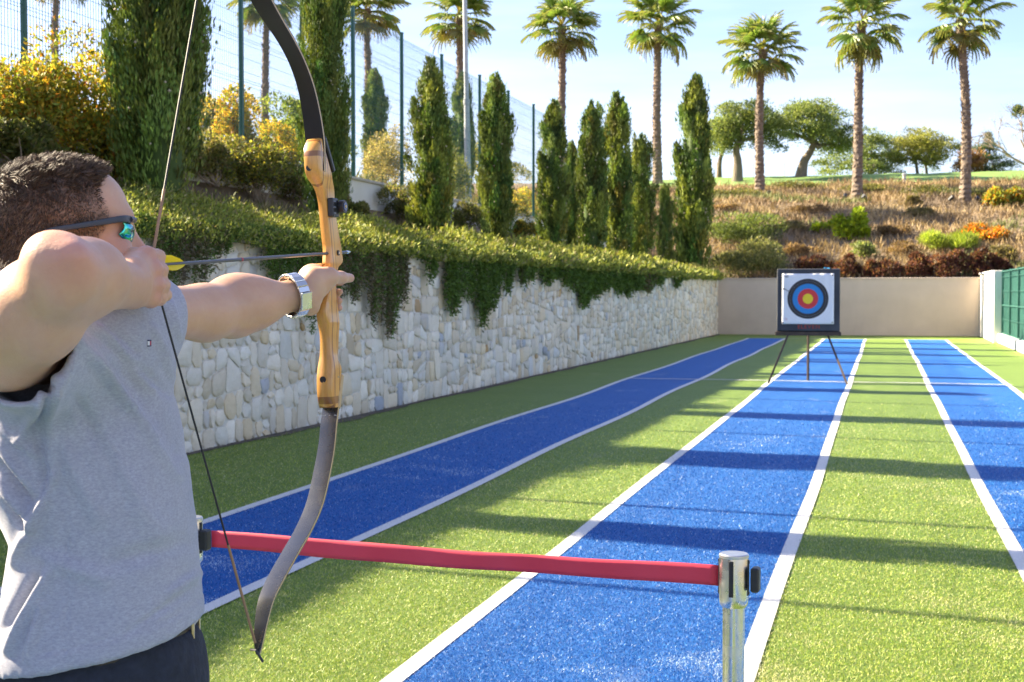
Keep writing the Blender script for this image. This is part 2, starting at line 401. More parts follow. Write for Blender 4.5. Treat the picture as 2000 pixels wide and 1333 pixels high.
def stone_geo(s, poly, k):
    q = inset(poly, .004+g.uniform(0, .004)); c = np.mean(q, 0)
    if area(q) < .002: return None
    base = [np.array(p) for p in q]; n_ = len(base)
    # chip the corners and put a bend in long edges so that no stone is a clean polygon
    ring = []
    for i in range(n_):
        a, b, d = base[i-1], base[i], base[(i+1) % n_]
        t = min(.36, .044/(np.linalg.norm(a-b)+1e-6)); u = min(.36, .044/(np.linalg.norm(d-b)+1e-6)); j = g.uniform(.5, 1.5)
        ring.append(b+(a-b)*t*j); ring.append(b+(d-b)*u*j)
        if np.linalg.norm(d-b) > .14:
            e = (d-b); nn = np.array([-e[1], e[0]])/np.linalg.norm(e); ring.append(b+e*g.uniform(.4, .6)+nn*g.uniform(-.001, .008))
    D = .008+g.uniform(0, .018); tx, ty = g.uniform(-.05, .05), g.uniform(-.05, .05); V = []; m = len(ring)
    for p in ring: V.append(onwall(p[0], p[1], -.03))
    for p in ring:
        e = p-c; V.append(onwall(p[0], p[1], D*.85+tx*e[0]+ty*e[1]+g.uniform(-.003, .003)))
    for p in ring:
        e = (p-c)*.93; V.append(onwall(c[0]+e[0], c[1]+e[1], D+.003+tx*e[0]+ty*e[1]+g.uniform(-.005, .005)))
    V.append(onwall(c[0], c[1], D+.004+g.uniform(-.004, .006)))
    Fc = [(i, (i+1) % m, m+(i+1) % m, m+i) for i in range(m)]+[(m+i, m+(i+1) % m, 2*m+(i+1) % m, 2*m+i) for i in range(m)]+[(2*m+i, 2*m+(i+1) % m, 3*m) for i in range(m)]
    t = g.choices([x[0] for x in TONES], [x[1] for x in TONES])[0]; f = g.uniform(.84, 1.12); w = g.uniform(-.03, .03)
    return V, Fc, (t[0]*f+w, t[1]*f, t[2]*f-w)
def seen(s):                                           # size in the picture
    p = np.array([wallx(s[0]), s[0], s[1]])-CAMV; z = p @ CF; x = (p @ CR)/max(z, .1)*F0+1000
    return z, x
order = sorted([c for c in cells if seen(c[0])[1] > 300 and seen(c[0])[0] > 3], key=lambda c: seen(c[0])[0])
vis = set(id(c) for c in order[:420][:300]); rest = MB(); rcol = []
for c in cells:
    r_ = stone_geo(c[0], c[1], 0)
    if r_ is None: continue
    V, Fc, tcol = r_
    if id(c) in vis:
        me = mesh(V, Fc, 'stone', np.array([tcol]*len(V))); o = link('stone', me, M['stone'], sw); sharp(me, 50)
    else: rest.add(V, Fc); rcol += [tcol]*len(V)
me = mesh(np.concatenate(rest.V), rest.F, 'stones', np.array(rcol)); o = link('stonework', me, M['stone'], sw); sharp(me, 50); tag(o, kind='stuff')

# ---- plastered back wall, side wall, right fence
bw = empty('back_wall', (-1.2, YB, 0), 0, 'smooth beige rendered wall closing the far end of the range', 'wall')
mb = MB(); mb.box((0, .15, 1.0), (9.3, .3, 2.0), bev=.012); mb.build('wall_panel', M['beige'], bw)
mb = MB(); mb.box((0, .14, 2.02), (9.4, .34, .05), bev=.01); mb.build('coping', M['beige'], bw)
swl = empty('side_wall', (3.38, 45.6, 0), 0, 'short white rendered wall joining the beige wall and the green fence', 'wall')
mb = MB(); mb.box((0, .05, 1.07), (.22, 5.9, 2.14), bev=.012); mb.box((0, -2.87, 1.08), (.26, .3, 2.2), bev=.012); mb.build('wall_panel', M['white'], swl)
mb = MB(); mb.box((-.02, .05, 2.165), (.3, 5.6, .05), bev=.01); mb.build('coping', M['white'], swl)
M['postgreen'] = plain('fence_green_paint', (.012, .085, .062), .38, 0, .15, 20)
M['wiregreen'] = plain('wire_green', (.03, .12, .10), .5)
M['screen'] = plain('windscreen_green', (.015, .10, .08), .8, 0, .3, 3, .2)
fr = empty('screen_fence', (3.5, 42.6, 0), 0, 'dark green framed mesh fence with screen on a white kerb', 'fence')
mb = MB(); mb.box((.02, -5, .14), (.3, 10, .28), bev=.02); mb.build('kerb', M['white'], fr)
for k in range(5):
    mb = MB(); mb.box((0, -.05-2.45*k, 1.2), (.06, .06, 2.0), bev=.006); mb.build('post', M['postgreen'], fr)
for k in range(4):
    mb = MB(); y0 = -.08-2.45*k
    mb.box((.035, y0-1.2, 1.2), (.008, 2.36, 1.86)); mb.build('screen', M['screen'], fr)
    mb = MB()
    for z in (.30, .72, 1.14, 1.56, 1.98, 2.15): mb.box((-.012, y0-1.2, z), (.02, 2.36, .03 if z in (.3, 1.14, 2.15) else .010))
    for j in range(13): mb.box((-.008, y0-.02-j*.195, 1.2), (.008, .010, 1.9))
    mb.build('mesh_panel', M['wiregreen'], fr)

# ---- white wall of the upper terrace with the tall welded-mesh fence on it
tw = empty('terrace_wall', (-8.97, 22, 0), 0, 'low white rendered terrace wall half covered by creepers', 'wall')
mb = MB(); mb.box((0, 0, 2.9), (.18, 56, 1.15)); mb.build('wall_panel', M['white'], tw)
mb = MB(); mb.box((0, 0, 3.50), (.26, 56, .05), bev=.01); mb.build('coping', M['coping'], tw)
FX, FB, FT = -9.02, 3.5, 6.5
fe = empty('mesh_fence', (FX, 20, FB), 0, 'tall green welded mesh fence along the upper terrace', 'fence')
fy = [PX(x, 300, FX)[1] for x in (472, 690, 785, 863, 937, 993, 1042)]
ysp = list(np.arange(fy[0]-2.5, 3, -2.5)[::-1])
ysp = [fy[0]-2.55*k for k in range(6, 0, -1)]+[fy[0], (fy[0]+fy[1])/2+.0]+fy[1:]+[fy[-1]+2.5]
ysp = sorted(ysp)
mb = MB(); mb.box((0, 0, 1.5), (.06, .06, 3.06), bev=.006); mb.box((0, 0, 3.04), (.068, .068, .02))
pp = mb.build('post', M['postgreen'], fe); pp.location = (0, ysp[0]-20, 0)
for y in ysp[1:]:
    o = pp.copy(); COL.objects.link(o); o.location = (0, y-20, 0)
mb = MB()
for j in range(46): mb.tube([(0, j/46, .02), (0, j/46, 2.95)], .0024, 3, False)
for z in np.arange(.04, 2.96, .2):
    fold = min(abs(z-k) for k in (.44, 1.04, 1.64, 2.24, 2.84)) < .05
    for dz, dx in (((0, .0), (.045, .03), (.09, 0)) if fold else ((0, 0),)): mb.tube([(dx, 0, z+dz), (dx, 1, z+dz)], .0030, 3, False)
me0 = None
for a, b in zip(ysp[:-1], ysp[1:]):
    if me0 is None: o = mb.build('mesh_panel', M['wiregreen'], fe); me0 = o.data
    else: o = link('mesh_panel', me0, None, fe)
    o.location = (0, a-20, 0); o.scale = (1, b-a, 1)
# ================================================================== PLANTS
M['leaf'] = leafmat('leaf', .48); M['leafd'] = leafmat('needle_leaf', .22, .6); M['drystem'] = leafmat('dry_stem', .15, .8)
n = NT('bark_brown'); a = n.noise(5, 6, .65, n.coord((1, 1, .2))); n.col(n.ramp(a, [(.3, (.10, .07, .045)), (.7, (.26, .20, .14))])).set(Roughness=.95); n.bump(a, .8, .05); M['bark'] = n.m
n = NT('bark_olive'); a = n.noise(3, 7, .7, n.coord((1, 1, .35)), .6); n.col(n.ramp(a, [(.3, (.11, .085, .06)), (.7, (.27, .22, .16))])).set(Roughness=.95); n.bump(a, .9, .12); M['barko'] = n.m
n = NT('bark_palm'); a = n.noise(2.5, 6, .7); w = n.new('ShaderNodeTexWave', wave_type='BANDS', bands_direction='Z'); w.inputs['Scale'].default_value = 3.4; w.inputs['Distortion'].default_value = 14; n.lk(n.tc.outputs['Object'], w.inputs[0])
n.col(n.mix(n.rng(w.outputs['Fac'], 0, 1, 0, .55), n.ramp(a, [(.3, (.15, .11, .08)), (.7, (.29, .225, .17))]), (.09, .065, .045))).set(Roughness=.95); n.bump(a, .6, .04); M['barkp'] = n.m
M['cone'] = plain('cypress_cone', (.48, .40, .27), .8)
M['twig'] = plain('twig', (.30, .23, .16), .9, 0, .3, 8)

def part_leaves(name, sets, mat, parent, kind=None):
    V = np.concatenate([s[0] for s in sets]); off = 0; Fs = []
    for s in sets: Fs.append(s[1]+off); off += len(s[0])
    me = mesh(V, np.concatenate(Fs), name, np.concatenate([s[2] for s in sets])); o = link(name, me, mat, parent)
    if kind: tag(o, kind=kind)
    return o
# ---- cypress
CR_T = [0, .04, .12, .35, .6, .8, .93, 1]; CR_R = [.60, .84, .96, 1.0, .93, .74, .44, .03]
def cypress_meshes(seed, H, Rm, nl, leaders=2, lsize=.06):
    g = np.random.default_rng(seed); npl = int(150*H/3.5); tips = [(0, 0, 1.0)]+[(g.uniform(-.55, .55)*Rm, g.uniform(-.55, .55)*Rm, g.uniform(.80, .96)) for _ in range(leaders)]
    C = []; D = []; cl = []; per = nl//npl
    for i in range(npl):
        top = g.random() < .16; t0 = g.uniform(0, .92)**.95; ph = g.uniform(0, 2*pi); ln = g.uniform(.09, .19)*H*(1.15-t0*.5)
        k = per; u = np.sort(g.random(k))
        lx, ly, lt = tips[g.integers(len(tips))]
        tt = np.minimum(t0+u*ln/H, 1.02)
        te = tt/lt if top else tt
        r = np.interp(np.clip(te, 0, 1), CR_T, CR_R)*Rm*(.86 if not top else .5)*g.uniform(.82, 1.16)*(1+.16*sin(ph*3+seed)+.12*sin(t0*23+ph*2))
        out = r*(.62+.46*u**.7)
        fl = .055*(1-u**2.2)*(Rm/.4)+.012
        ax = np.interp(tt, [0, .55, 1], [0, .25, 1])
        p = np.stack([np.cos(ph+g.normal(0, .05, k))*out+lx*ax, np.sin(ph+g.normal(0, .05, k))*out+ly*ax, tt*H], 1)+g.normal(0, 1, (k, 3))*fl[:, None]*np.array([1, 1, .8])
        d = unit(np.stack([np.cos(ph)*(.22+0*u), np.sin(ph)*(.22+0*u), 1.0+0*u], 1)+g.normal(0, .20, (k, 3)))
        C.append(p); D.append(d)
        base = np.array([.125, .172, .032])*np.exp(g.normal(0, .32)); base = base*np.array([np.exp(g.normal(.0, .16)), 1, np.exp(g.normal(0, .15))])
        if g.random() < .14: base = np.array([.24, .28, .045])
        cl.append(np.clip(base[None]*np.exp(g.normal(0, .2, (k, 1))), .005, .5))
    for lx, ly, lt in tips:                             # thin leading shoots
        k = max(30, nl//90); u = g.random(k); p = np.stack([lx+g.normal(0, .02, k), ly+g.normal(0, .02, k), lt*H*(.9+.13*u)], 1); C.append(p)
        D.append(unit(np.stack([g.normal(0, .25, k), g.normal(0, .25, k), np.ones(k)], 1))); cl.append(np.tile([[.08, .13, .03]], (k, 1)))
    C = np.concatenate(C); D = np.concatenate(D); cl = np.concatenate(cl); m = len(C)
    s = leaves(C, D, lsize*g.uniform(.7, 1.5, m), lsize*.27*g.uniform(.7, 1.3, m), cl, seed)
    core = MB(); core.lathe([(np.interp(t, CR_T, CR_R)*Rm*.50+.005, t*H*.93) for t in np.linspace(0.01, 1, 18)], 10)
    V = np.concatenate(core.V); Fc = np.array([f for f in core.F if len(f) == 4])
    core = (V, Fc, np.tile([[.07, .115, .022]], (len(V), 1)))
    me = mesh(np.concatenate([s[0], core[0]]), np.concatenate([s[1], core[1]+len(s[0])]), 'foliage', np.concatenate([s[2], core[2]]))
    me.materials.append(M['leafd'])
    tr = MB(); tr.tube([(0, 0, -.3), (0, 0, .3), (.01, 0, H*.6)], [.07, .06, .02], 8); trm = mesh(np.concatenate(tr.V), tr.F, 'trunk'); trm.materials.append(M['bark'])
    co = MB(); oc = np.array([(1, 0, 0), (-1, 0, 0), (0, 1, 0), (0, -1, 0), (0, 0, 1), (0, 0, -1)])
    for i in range(int(50*H/3)):
        t = g.uniform(.1, .85); ph = g.uniform(0, 2*pi); r = np.interp(t, CR_T, CR_R)*Rm*1.01
        co.add(oc*g.uniform(.013, .021)+np.array([cos(ph)*r, sin(ph)*r, t*H]), [(0, 2, 4), (2, 1, 4), (1, 3, 4), (3, 0, 4), (2, 0, 5), (1, 2, 5), (3, 1, 5), (0, 3, 5)])
    com = mesh(np.concatenate(co.V), co.F, 'cones'); com.materials.append(M['cone'])
    return me, trm, com
CYV = [cypress_meshes(21, 6.0, .50, 76000, 3, .075), cypress_meshes(22, 3.4, .34, 32000, 3, .075), cypress_meshes(23, 3.6, .33, 32000, 4, .08), cypress_meshes(24, 3.8, .31, 30000, 3, .085)]
CYH = [6.0, 3.4, 3.6, 3.8]; CYR = [.50, .34, .33, .31]
def cypress(v, base, H, Wd, label, rz=0):
    e = empty('cypress_tree', base, rz, label, 'cypress', 'cypress trees planted along the wall'); e.scale = (Wd/2/CYR[v],)*2+(H/CYH[v],)
    f, t, c = CYV[v]; link('foliage', f, None, e); link('trunk', t, None, e); o = link('cones', c, None, e); tag(o, kind='stuff')
    return e
CX = -7.45
def cyp(px, top, wpx, v, label, X=CX, H=None, dz=0):
    p = PX(px, 400, X); z = (p-CAMV) @ CF; b = float(Lh(X)) if p[1] < 48.7 else float(TH(p[0], p[1])); b += dz
    if H is None: H = PX(px, top, X)[2]-b
    return cypress(v, (p[0], p[1], b-.05), H, wpx/F0*z, label, random.uniform(0, 6))
cyp(315, -200, 182, 0, 'broadest cypress of all, thick and dark green, its top out of view', H=5.6)
cyp(636, -120, 92, 0, 'tall cypress behind the wooden riser of the bow, top out of view', H=4.9)
cyp(846, 122, 80, 1, 'stocky cypress with a short single tip in front of a fence post', dz=-.02)
cyp(971, 152, 62, 2, 'cypress with several ragged tips just past the lamp post')
cyp(1080, 203, 54, 3, 'cypress in front of the fence corner where the mesh ends')
cyp(1155, 205, 58, 2, 'cypress with a split twin tip after the fence end')
cyp(1205, 190, 58, 3, 'tallest cypress in the close cluster past the fence end')
cyp(1252, 268, 52, 1, 'shorter dark cypress closing the cluster past the fence end')
cyp(1299, 362, 30, 1, 'smallest cypress, thin and low, beside the end of the hanging plants', dz=.0)
e = cyp(1356, 158, 68, 3, 'tall slim cypress standing alone behind the end of the stone wall', X=-6.6, dz=.0)
cyp(1118, 280, 34, 2, 'thin cypress half hidden behind its neighbours by the fence corner', X=-8.5)
cypress(0, (CX, 8.9, float(Lh(CX))-.05), 5.0, .62, 'cypress farthest back along the wall behind the archer', 1.0)
cyp(735, 140, 46, 2, 'small grey green cypress growing behind the mesh fence', X=-12.5)
cyp(903, 150, 48, 3, 'cypress behind the mesh fence at the foot of the lamp post', X=-11.5)

# ---- bushes
def lobes(g, rad, n, full=False):
    c = unit(g.normal(size=(n, 3)))*g.uniform(.25, .82, (n, 1))*np.array(rad)
    if not full: c[:, 2] = np.abs(c[:, 2])*.9+rad[2]*.12
    return c, g.uniform(.20, .46, n)*(1.15 if n < 10 else 1)
def bush_leaves(g, rad, nl, nlob, lsize, cols, weights=None, aspect=.5, up=.3, shell=(.7, 1.06), spread=.7, full=False):
    rad = np.array(rad, float); c, r = lobes(g, rad, nlob, full); i = g.integers(nlob, size=nl)
    d = unit(g.normal(size=(nl, 3))); d[:, 2] = np.where(d[:, 2] < -.3, -d[:, 2], d[:, 2])
    C = c[i]+d*(r[i]*g.uniform(*shell, nl))[:, None]*rad*np.array([1, 1, .95]); C[:, 2] = C[:, 2] if full else np.maximum(C[:, 2], .01)
    D = unit(d+g.normal(0, spread, (nl, 3))+np.array([0, 0, up]))
    k = g.choice(len(cols), nl, p=weights); li = .75+.5*g.random(nlob)
    cc = np.clip(np.array(cols)[k]*(li[i]*np.exp(g.normal(0, .18, nl)))[:, None], .004, .9)
    return leaves(C, D, lsize*g.uniform(.6, 1.4, nl), lsize*aspect*g.uniform(.7, 1.3, nl), cc, int(g.integers(1e6)), .12), c
def stems(g, tops, base_r, rad=.012, n=5):
    mb = MB()
    for t in tops:
        b = np.array([g.normal(0, base_r), g.normal(0, base_r), -.1]); m = (b+t)/2+g.normal(0, .12*np.linalg.norm(t), 3)*np.array([1, 1, .3])
        mb.tube(catmull([b, m, t*1.0], 3), list(np.linspace(rad, rad*.35, 7)), n, False)
    return mb
def shrub(name, base, rad, nl, nlob, lsize, cols, label, cat='shrub', weights=None, aspect=.5, up=.3, seed=0, twigs=True, group=None, mat='leaf', extra=None, shell=(.7, 1.06), twig_r=.012):
    g = np.random.default_rng(seed+100); e = empty(name, base, 0, label, cat, group)
    s, c = bush_leaves(g, rad, nl, nlob, lsize, cols, weights, aspect, up, shell)
    sets = [s]
    if extra: sets += extra(g)
    part_leaves('leaves', sets, M[mat], e)
    if twigs: stems(g, list(c), rad[0]*.15, twig_r).build('branches', M['twig'], e)
    return e
YEL = [(.55, .37, .05), (.44, .38, .06), (.22, .27, .045), (.42, .17, .03), (.34, .34, .08)]; YW = [.20, .24, .38, .07, .11]
OLV = [(.12, .15, .04), (.19, .20, .06), (.25, .22, .09), (.09, .11, .03)]
def px_shrub(name, px, py_base, wpx, hpx, X, nl, lsize, cols, label, w=None, seed=0, nlob=14, base_z=None, depth=.8, **k):
    p = PX(px, py_base, X); z = (p-CAMV) @ CF; s = z/F0
    return shrub(name, (p[0], p[1], p[2]), (depth*wpx*s*.5, wpx*s*.5*1.7, hpx*s), int(nl*1.5), int(nlob*1.4), lsize, cols, label, weights=w, seed=seed, **k)
# climbers and bushes along the terrace wall and the mesh fence
px_shrub('climbing_shrub', 110, 330, 330, 235, -8.6, 12000, .060, YEL, 'big yellow and orange leaved climber spilling over the white wall beside the broadest cypress', YW, 1, 26)
px_shrub('climbing_shrub', 30, 330, 140, 110, -8.1, 3500, .055, OLV+[(.17, .2, .05)], 'green bush in front of the white wall above the archer', None, 2, 10)
px_shrub('climbing_shrub', 215, 380, 150, 150, -8.35, 5000, .050, OLV+YEL[:2], 'olive brown bush crowding the near side of the broadest cypress', None, 3, 14)
px_shrub('climbing_shrub', 452, 330, 130, 150, -9.5, 4200, .060, YEL, 'yellow leaved climber behind the first fence post past the broadest cypress', [.45, .25, .2, .04, .06], 4, 14)
px_shrub('creeper', 505, 390, 200, 120, -8.55, 7000, .050, OLV+YEL[1:3]+[(.13, .10, .07)], 'brown and olive creeper heaped over the white wall left of the bow', None, 5, 18)
px_shrub('climbing_shrub', 560, 330, 120, 75, -9.4, 3000, .055, YEL, 'low yellow bush at the fence foot left of the bow', [.3, .3, .25, .05, .1], 6, 10)
px_shrub('climbing_shrub', 752, 375, 130, 140, -9.5, 4200, .050, [(.40, .31, .13), (.33, .28, .10), (.42, .36, .22), (.2, .2, .06)], 'sparse straw coloured climber tangled in the fence behind the bow sight', None, 7, 16, shell=(.5, 1.1))
px_shrub('climbing_shrub', 885, 420, 100, 150, -9.6, 3600, .055, [(.20, .23, .06), (.30, .28, .09), (.14, .17, .04)], 'pale green bush around the foot of the lamp post', None, 8, 14)
px_shrub('creeper', 790, 440, 130, 75, -8.5, 3600, .050, OLV+[(.15, .12, .08)], 'dark creeper over the white wall before the stocky cypress', None, 9, 12)
px_shrub('creeper', 912, 460, 90, 62, -8.45, 2600, .055, OLV+[(.16, .14, .09)], 'grey green creeper on the white wall past the stocky cypress', None, 10, 10)
px_shrub('creeper', 1025, 470, 80, 55, -8.4, 2400, .06, OLV+YEL[:1], 'creeper on the white wall before the fence corner', None, 11, 10)
px_shrub('climbing_shrub', 1015, 440, 120, 85, -10.2, 3400, .07, YEL, 'yellow bush in the corner where the mesh fence ends', [.2, .35, .3, .03, .12], 12, 12)
px_shrub('creeper', 675, 430, 90, 50, -8.55, 2200, .05, OLV, 'small creeper at the white wall beside the riser', None, 13, 8)
px_shrub('hedge', 600, 300, 300, 95, -16, 6500, .10, [(.16, .22, .04), (.24, .27, .06), (.10, .15, .03)], 'clipped green hedge on the terrace beyond the mesh fence', None, 14, 16, depth=.3)
px_shrub('hedge', 415, 290, 120, 105, -15, 3000, .10, [(.10, .13, .04), (.2, .2, .06)], 'dark green bush beyond the mesh fence beside the broadest cypress', None, 15, 9)
px_shrub('hedge', 960, 350, 320, 60, -19, 5000, .12, [(.20, .22, .05), (.3, .26, .05), (.12, .16, .04)], 'yellow green hedge beyond the mesh fence past the lamp post', None, 16, 16, depth=.3)

for i_, (x_, y_, w_, h_) in enumerate(((345, 330, 150, 95), (420, 350, 110, 85), (590, 400, 110, 80), (655, 405, 60, 65), (850, 440, 80, 60), (970, 455, 70, 55))):
    px_shrub('creeper', x_, y_, w_, h_, -8.6, 2600, .052, OLV+[(.22, .17, .10), (.3, .27, .08)], ['brown creeper on the white wall behind the broadest cypress', 'olive creeper on the white wall right of the broadest cypress', 'olive brown creeper on the white wall left of the tall cypress', 'dry creeper on the white wall at the foot of the tall cypress', 'creeper on the white wall behind the stocky cypress', 'creeper on the white wall behind the ragged cypress'][i_], None, 20+i_, 12)
# ---- creeping ground cover on the stone wall: a mass on top and strands hanging down
g = np.random.default_rng(3)
ROS = [(.30, .33, .05), (.21, .26, .04), (.42, .42, .085), (.15, .19, .035), (.33, .28, .13)]  # brighter yellow greens: the sunlit look of the top growth is put into the colour
def hedge_top(y, t, amp=1):   # t 0 at the wall edge, 1 at the back
    return WH-.03+(.09*np.sqrt(np.clip(t, 0, 1))+np.clip(t, 0, 1.2)*.27)*(.4+.6*amp)+(.11*vnoise(y, t*2, 1.1, 4)+.07*vnoise(y, t*3, 4.5, 6))*np.clip(t+.45, .3, 1)
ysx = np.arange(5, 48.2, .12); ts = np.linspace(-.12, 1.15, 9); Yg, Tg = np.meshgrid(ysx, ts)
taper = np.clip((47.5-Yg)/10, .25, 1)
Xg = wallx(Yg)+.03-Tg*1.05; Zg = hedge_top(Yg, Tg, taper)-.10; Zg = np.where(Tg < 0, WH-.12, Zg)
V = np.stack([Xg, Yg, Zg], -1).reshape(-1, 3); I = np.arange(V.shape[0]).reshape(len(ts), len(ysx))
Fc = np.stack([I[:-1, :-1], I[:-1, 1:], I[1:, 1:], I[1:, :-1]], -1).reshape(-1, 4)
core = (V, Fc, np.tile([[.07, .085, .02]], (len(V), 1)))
nl = 90000; yy = 5+43*g.random(nl)**1.9; tt = np.where(g.random(nl) < .12, g.uniform(-.12, .05, nl), g.uniform(.0, 1.1, nl)); tp = np.clip((47.5-yy)/10, .25, 1)
C = np.stack([wallx(yy)+.18-tt*1.15+g.normal(0, .03, nl), yy, hedge_top(yy, tt, tp)+g.uniform(-.12, .05, nl)+np.where(g.random(nl) < .12, g.uniform(0, .12, nl), 0)], 1)
D = unit(g.normal(0, .55, (nl, 3))+np.array([.35, 0, .75])); sc = np.clip(yy/13, .8, 2.6)
tuft = .65+.5*(vnoise(yy*3, tt*4, 2.2, 8)+1)/1.2*.8
cc = np.array(ROS)[g.choice(5, nl, p=[.32, .26, .2, .12, .10])]*(tuft*np.exp(g.normal(0, .15, nl)))[:, None]
top_set = leaves(C, D, (.048*sc*g.uniform(.6, 1.5, nl)), .016*sc, cc, 5, .1)
o = part_leaves('creeping_plants', [core, top_set], M['leafd'], None)
tag(o, 'bright green creeping plants heaped along the top of the stone wall', 'ground cover', kind='stuff')
HANG = [(150, 275, 470), (275, 404, 562), (404, 426, 492), (430, 448, 470), (462, 480, 486), (492, 512, 545), (510, 532, 652), (534, 556, 560), (556, 602, 648), (602, 690, 585), (690, 705, 600), (705, 770, 650), (770, 792, 500),
        (792, 816, 505), (816, 834, 548), (834, 852, 500), (852, 908, 606), (915, 936, 632), (936, 962, 600), (962, 985, 570), (1000, 1012, 574), (1016, 1027, 545), (1040, 1080, 553), (1092, 1112, 575), (1112, 1146, 594), (1146, 1164, 578), (1167, 1192, 566),
        (1196, 1206, 588), (1210, 1217, 574), (1224, 1242, 572), (1243, 1268, 566), (1273, 1283, 556), (1312, 1321, 562)]
Cs = []; Ds = []; Ls = []; cs = []; mbs = MB()
for (a, b, bot) in HANG:
    ya = PX(a, 600, wallx(12))[1]; yb = PX(b, 600, wallx(30))[1]
    ya = PX(a, 600, wallx(ya))[1]; yb = PX(b, 600, wallx(yb))[1]
    brown = a in (705, 690, 602, 275, 1243)
    sc = min(2.3, max(.9, ya/14)); ns = max(4, int((yb-ya)/(.011*sc**.55))); zb = PX((a+b)/2, bot, wallx((ya+yb)/2)+.06)[2]
    fk = g.uniform(3.5, 6)/sc; fp = g.uniform(0, 6)
    for k in range(ns):
        y = g.uniform(ya, yb); y = y+.05*sc*sin(fk*2*y+fp); e = 1-abs((y-ya)/(yb-ya)*2-1)**3*.35
        L = max(.12, (WH+.05-zb)*(.62+.5*g.random()**.8)*e*(.58+.46*abs(sin(fk*y+fp))**.7)); L = min(L, (WH+.05-zb)*1.05)
        m = int(L/(.026*sc))+3; u = np.linspace(0, 1, m); off = .05+.075*g.random()+.05*np.sin(u*3)
        path = np.stack([wallx(y)+off+.02*u, y+g.normal(0, .02)*u+.012*np.sin(u*9+k), WH+.04-L*u], 1)
        for _ in range(2):
            Cs.append(path+g.normal(0, .014*sc, path.shape)*np.array([1, 1, 1])); Ds.append(unit(g.normal(0, .6, path.shape)+np.array([.55, 0, -.5 if g.random() < .5 else .3])))
            Ls.append(np.full(m, .042*sc)); c = np.array([.10, .165, .028])*np.exp(g.normal(0, .22))
            if brown and g.random() < .55: c = np.array([.17, .14, .075])
            cs.append(np.clip(c[None]*np.exp(g.normal(0, .22, (m, 1))), .005, .6))
        if k % 4 == 0: mbs.tube([path[0], path[m//2], path[-1]], .004*sc, 3, False)
for y in np.concatenate([5+42.5*g.random(2300)**1.4]):
    sc = min(2.3, max(.9, y/14)); L = g.uniform(.03, .12)*(.6+.6*(vnoise(y, 0, 2.5, 7)+1)/2)*np.clip((47.5-y)/8, .3, 1); m = int(L/(.03*sc))+3; u = np.linspace(-.3, 1, m)
    path = np.stack([wallx(y)+.05+.09*g.random()+0*u, y+0*u, WH+.02-L*u], 1)
    for _ in range(3):
        Cs.append(path+g.normal(0, .02*sc, path.shape)); Ds.append(unit(g.normal(0, .6, path.shape)+np.array([.6, 0, -.1]))); Ls.append(np.full(m, .045*sc)); cs.append(np.clip(np.array([[.14, .19, .035]])*np.exp(g.normal(0, .3, (m, 1))), .005, .6))
C = np.concatenate(Cs); C[:, 0] = np.maximum(C[:, 0], wallx(C[:, 1])+.035); D = np.concatenate(Ds); L = np.concatenate(Ls)
hs = leaves(C, D, L*g.uniform(.6, 1.4, len(C)), L*.42, np.concatenate(cs), 9, .1)
V = np.concatenate(mbs.V); st = (V, np.array(mbs.F), np.tile([[.16, .12, .08]], (len(V), 1)))
o = part_leaves('hanging_plants', [hs, st], M['leafd'], None)
tag(o, 'dark green strands hanging down the face of the stone wall', 'ground cover', kind='stuff')

# ---- palms
def frond_mesh(seed):
    g = np.random.default_rng(seed); V = []; Fc = []; cl = []
    def quad(p):
        b = len(V); V.extend(p); Fc.append((b, b+1, b+2, b+3))
    PL = .95; ns = 30
    for i in range(6):                                  # petiole
        a, b = i/6, (i+1)/6
        quad([(a*PL, -.03*(1-.5*a), -.10*a*a), (a*PL, .03*(1-.5*a), -.10*a*a), (b*PL, .03*(1-.5*b), -.10*b*b), (b*PL, -.03*(1-.5*b), -.10*b*b)]); cl += [(.26, .22, .06)]*4
    for k in range(ns):
        an = (k/(ns-1)-.5)*R(250); L = (1.0-.28*abs(an)/R(125))*g.uniform(.88, 1.08)*.98; w = .062
        d = np.array([cos(an), sin(an)]); s = np.array([-d[1], d[0]]); fold = .028*(1 if k % 2 else -1); dr = g.uniform(.28, .55)
        prev = None; tone = np.exp(g.normal(0, .16))
        for j, u in enumerate((0.04, .35, .62, .82, 1.0)):
            ww = w*np.interp(u, [0, .35, .6, 1], [.25, 1.0, .7, .05]); r = L*(u-.10*max(0, u-.6)); z = -.10-.06*u-dr*max(0, u-.48)**1.5*1.7+.12*abs(sin(an))*u
            c = d*r; p0 = (PL+c[0]+s[0]*ww*.5, c[1]+s[1]*ww*.5, z+fold); p1 = (PL+c[0]-s[0]*ww*.5, c[1]-s[1]*ww*.5, z-fold)
            if prev:
                quad([prev[0], prev[1], p1, p0]); base = np.array([.14, .22, .05])*tone*(1+.3*u)
                if u > .8: base = base*.5+np.array([.28, .22, .08])*.5
                cl += [tuple(base)]*4
            prev = (p0, p1)
    me = mesh(V, np.array(Fc), 'frond', np.array(cl)); me.materials.append(M['leafp']); return me
M['leafp'] = leafmat('palm_leaf', .30, .38)
FR = [frond_mesh(s) for s in (1, 2, 3)]
me = FR[2].copy(); a = me.color_attributes['Col']; buf = np.zeros(len(me.vertices)*4, np.float32); a.data.foreach_get('color', buf); buf = buf.reshape(-1, 4); buf[:, :3] = buf[:, :3]*.4+np.array([.24, .17, .07])*.6*RNG.uniform(.7, 1.2, (len(buf), 1)); a.data.foreach_set('color', buf.ravel().astype(np.float32)); FR.append(me)
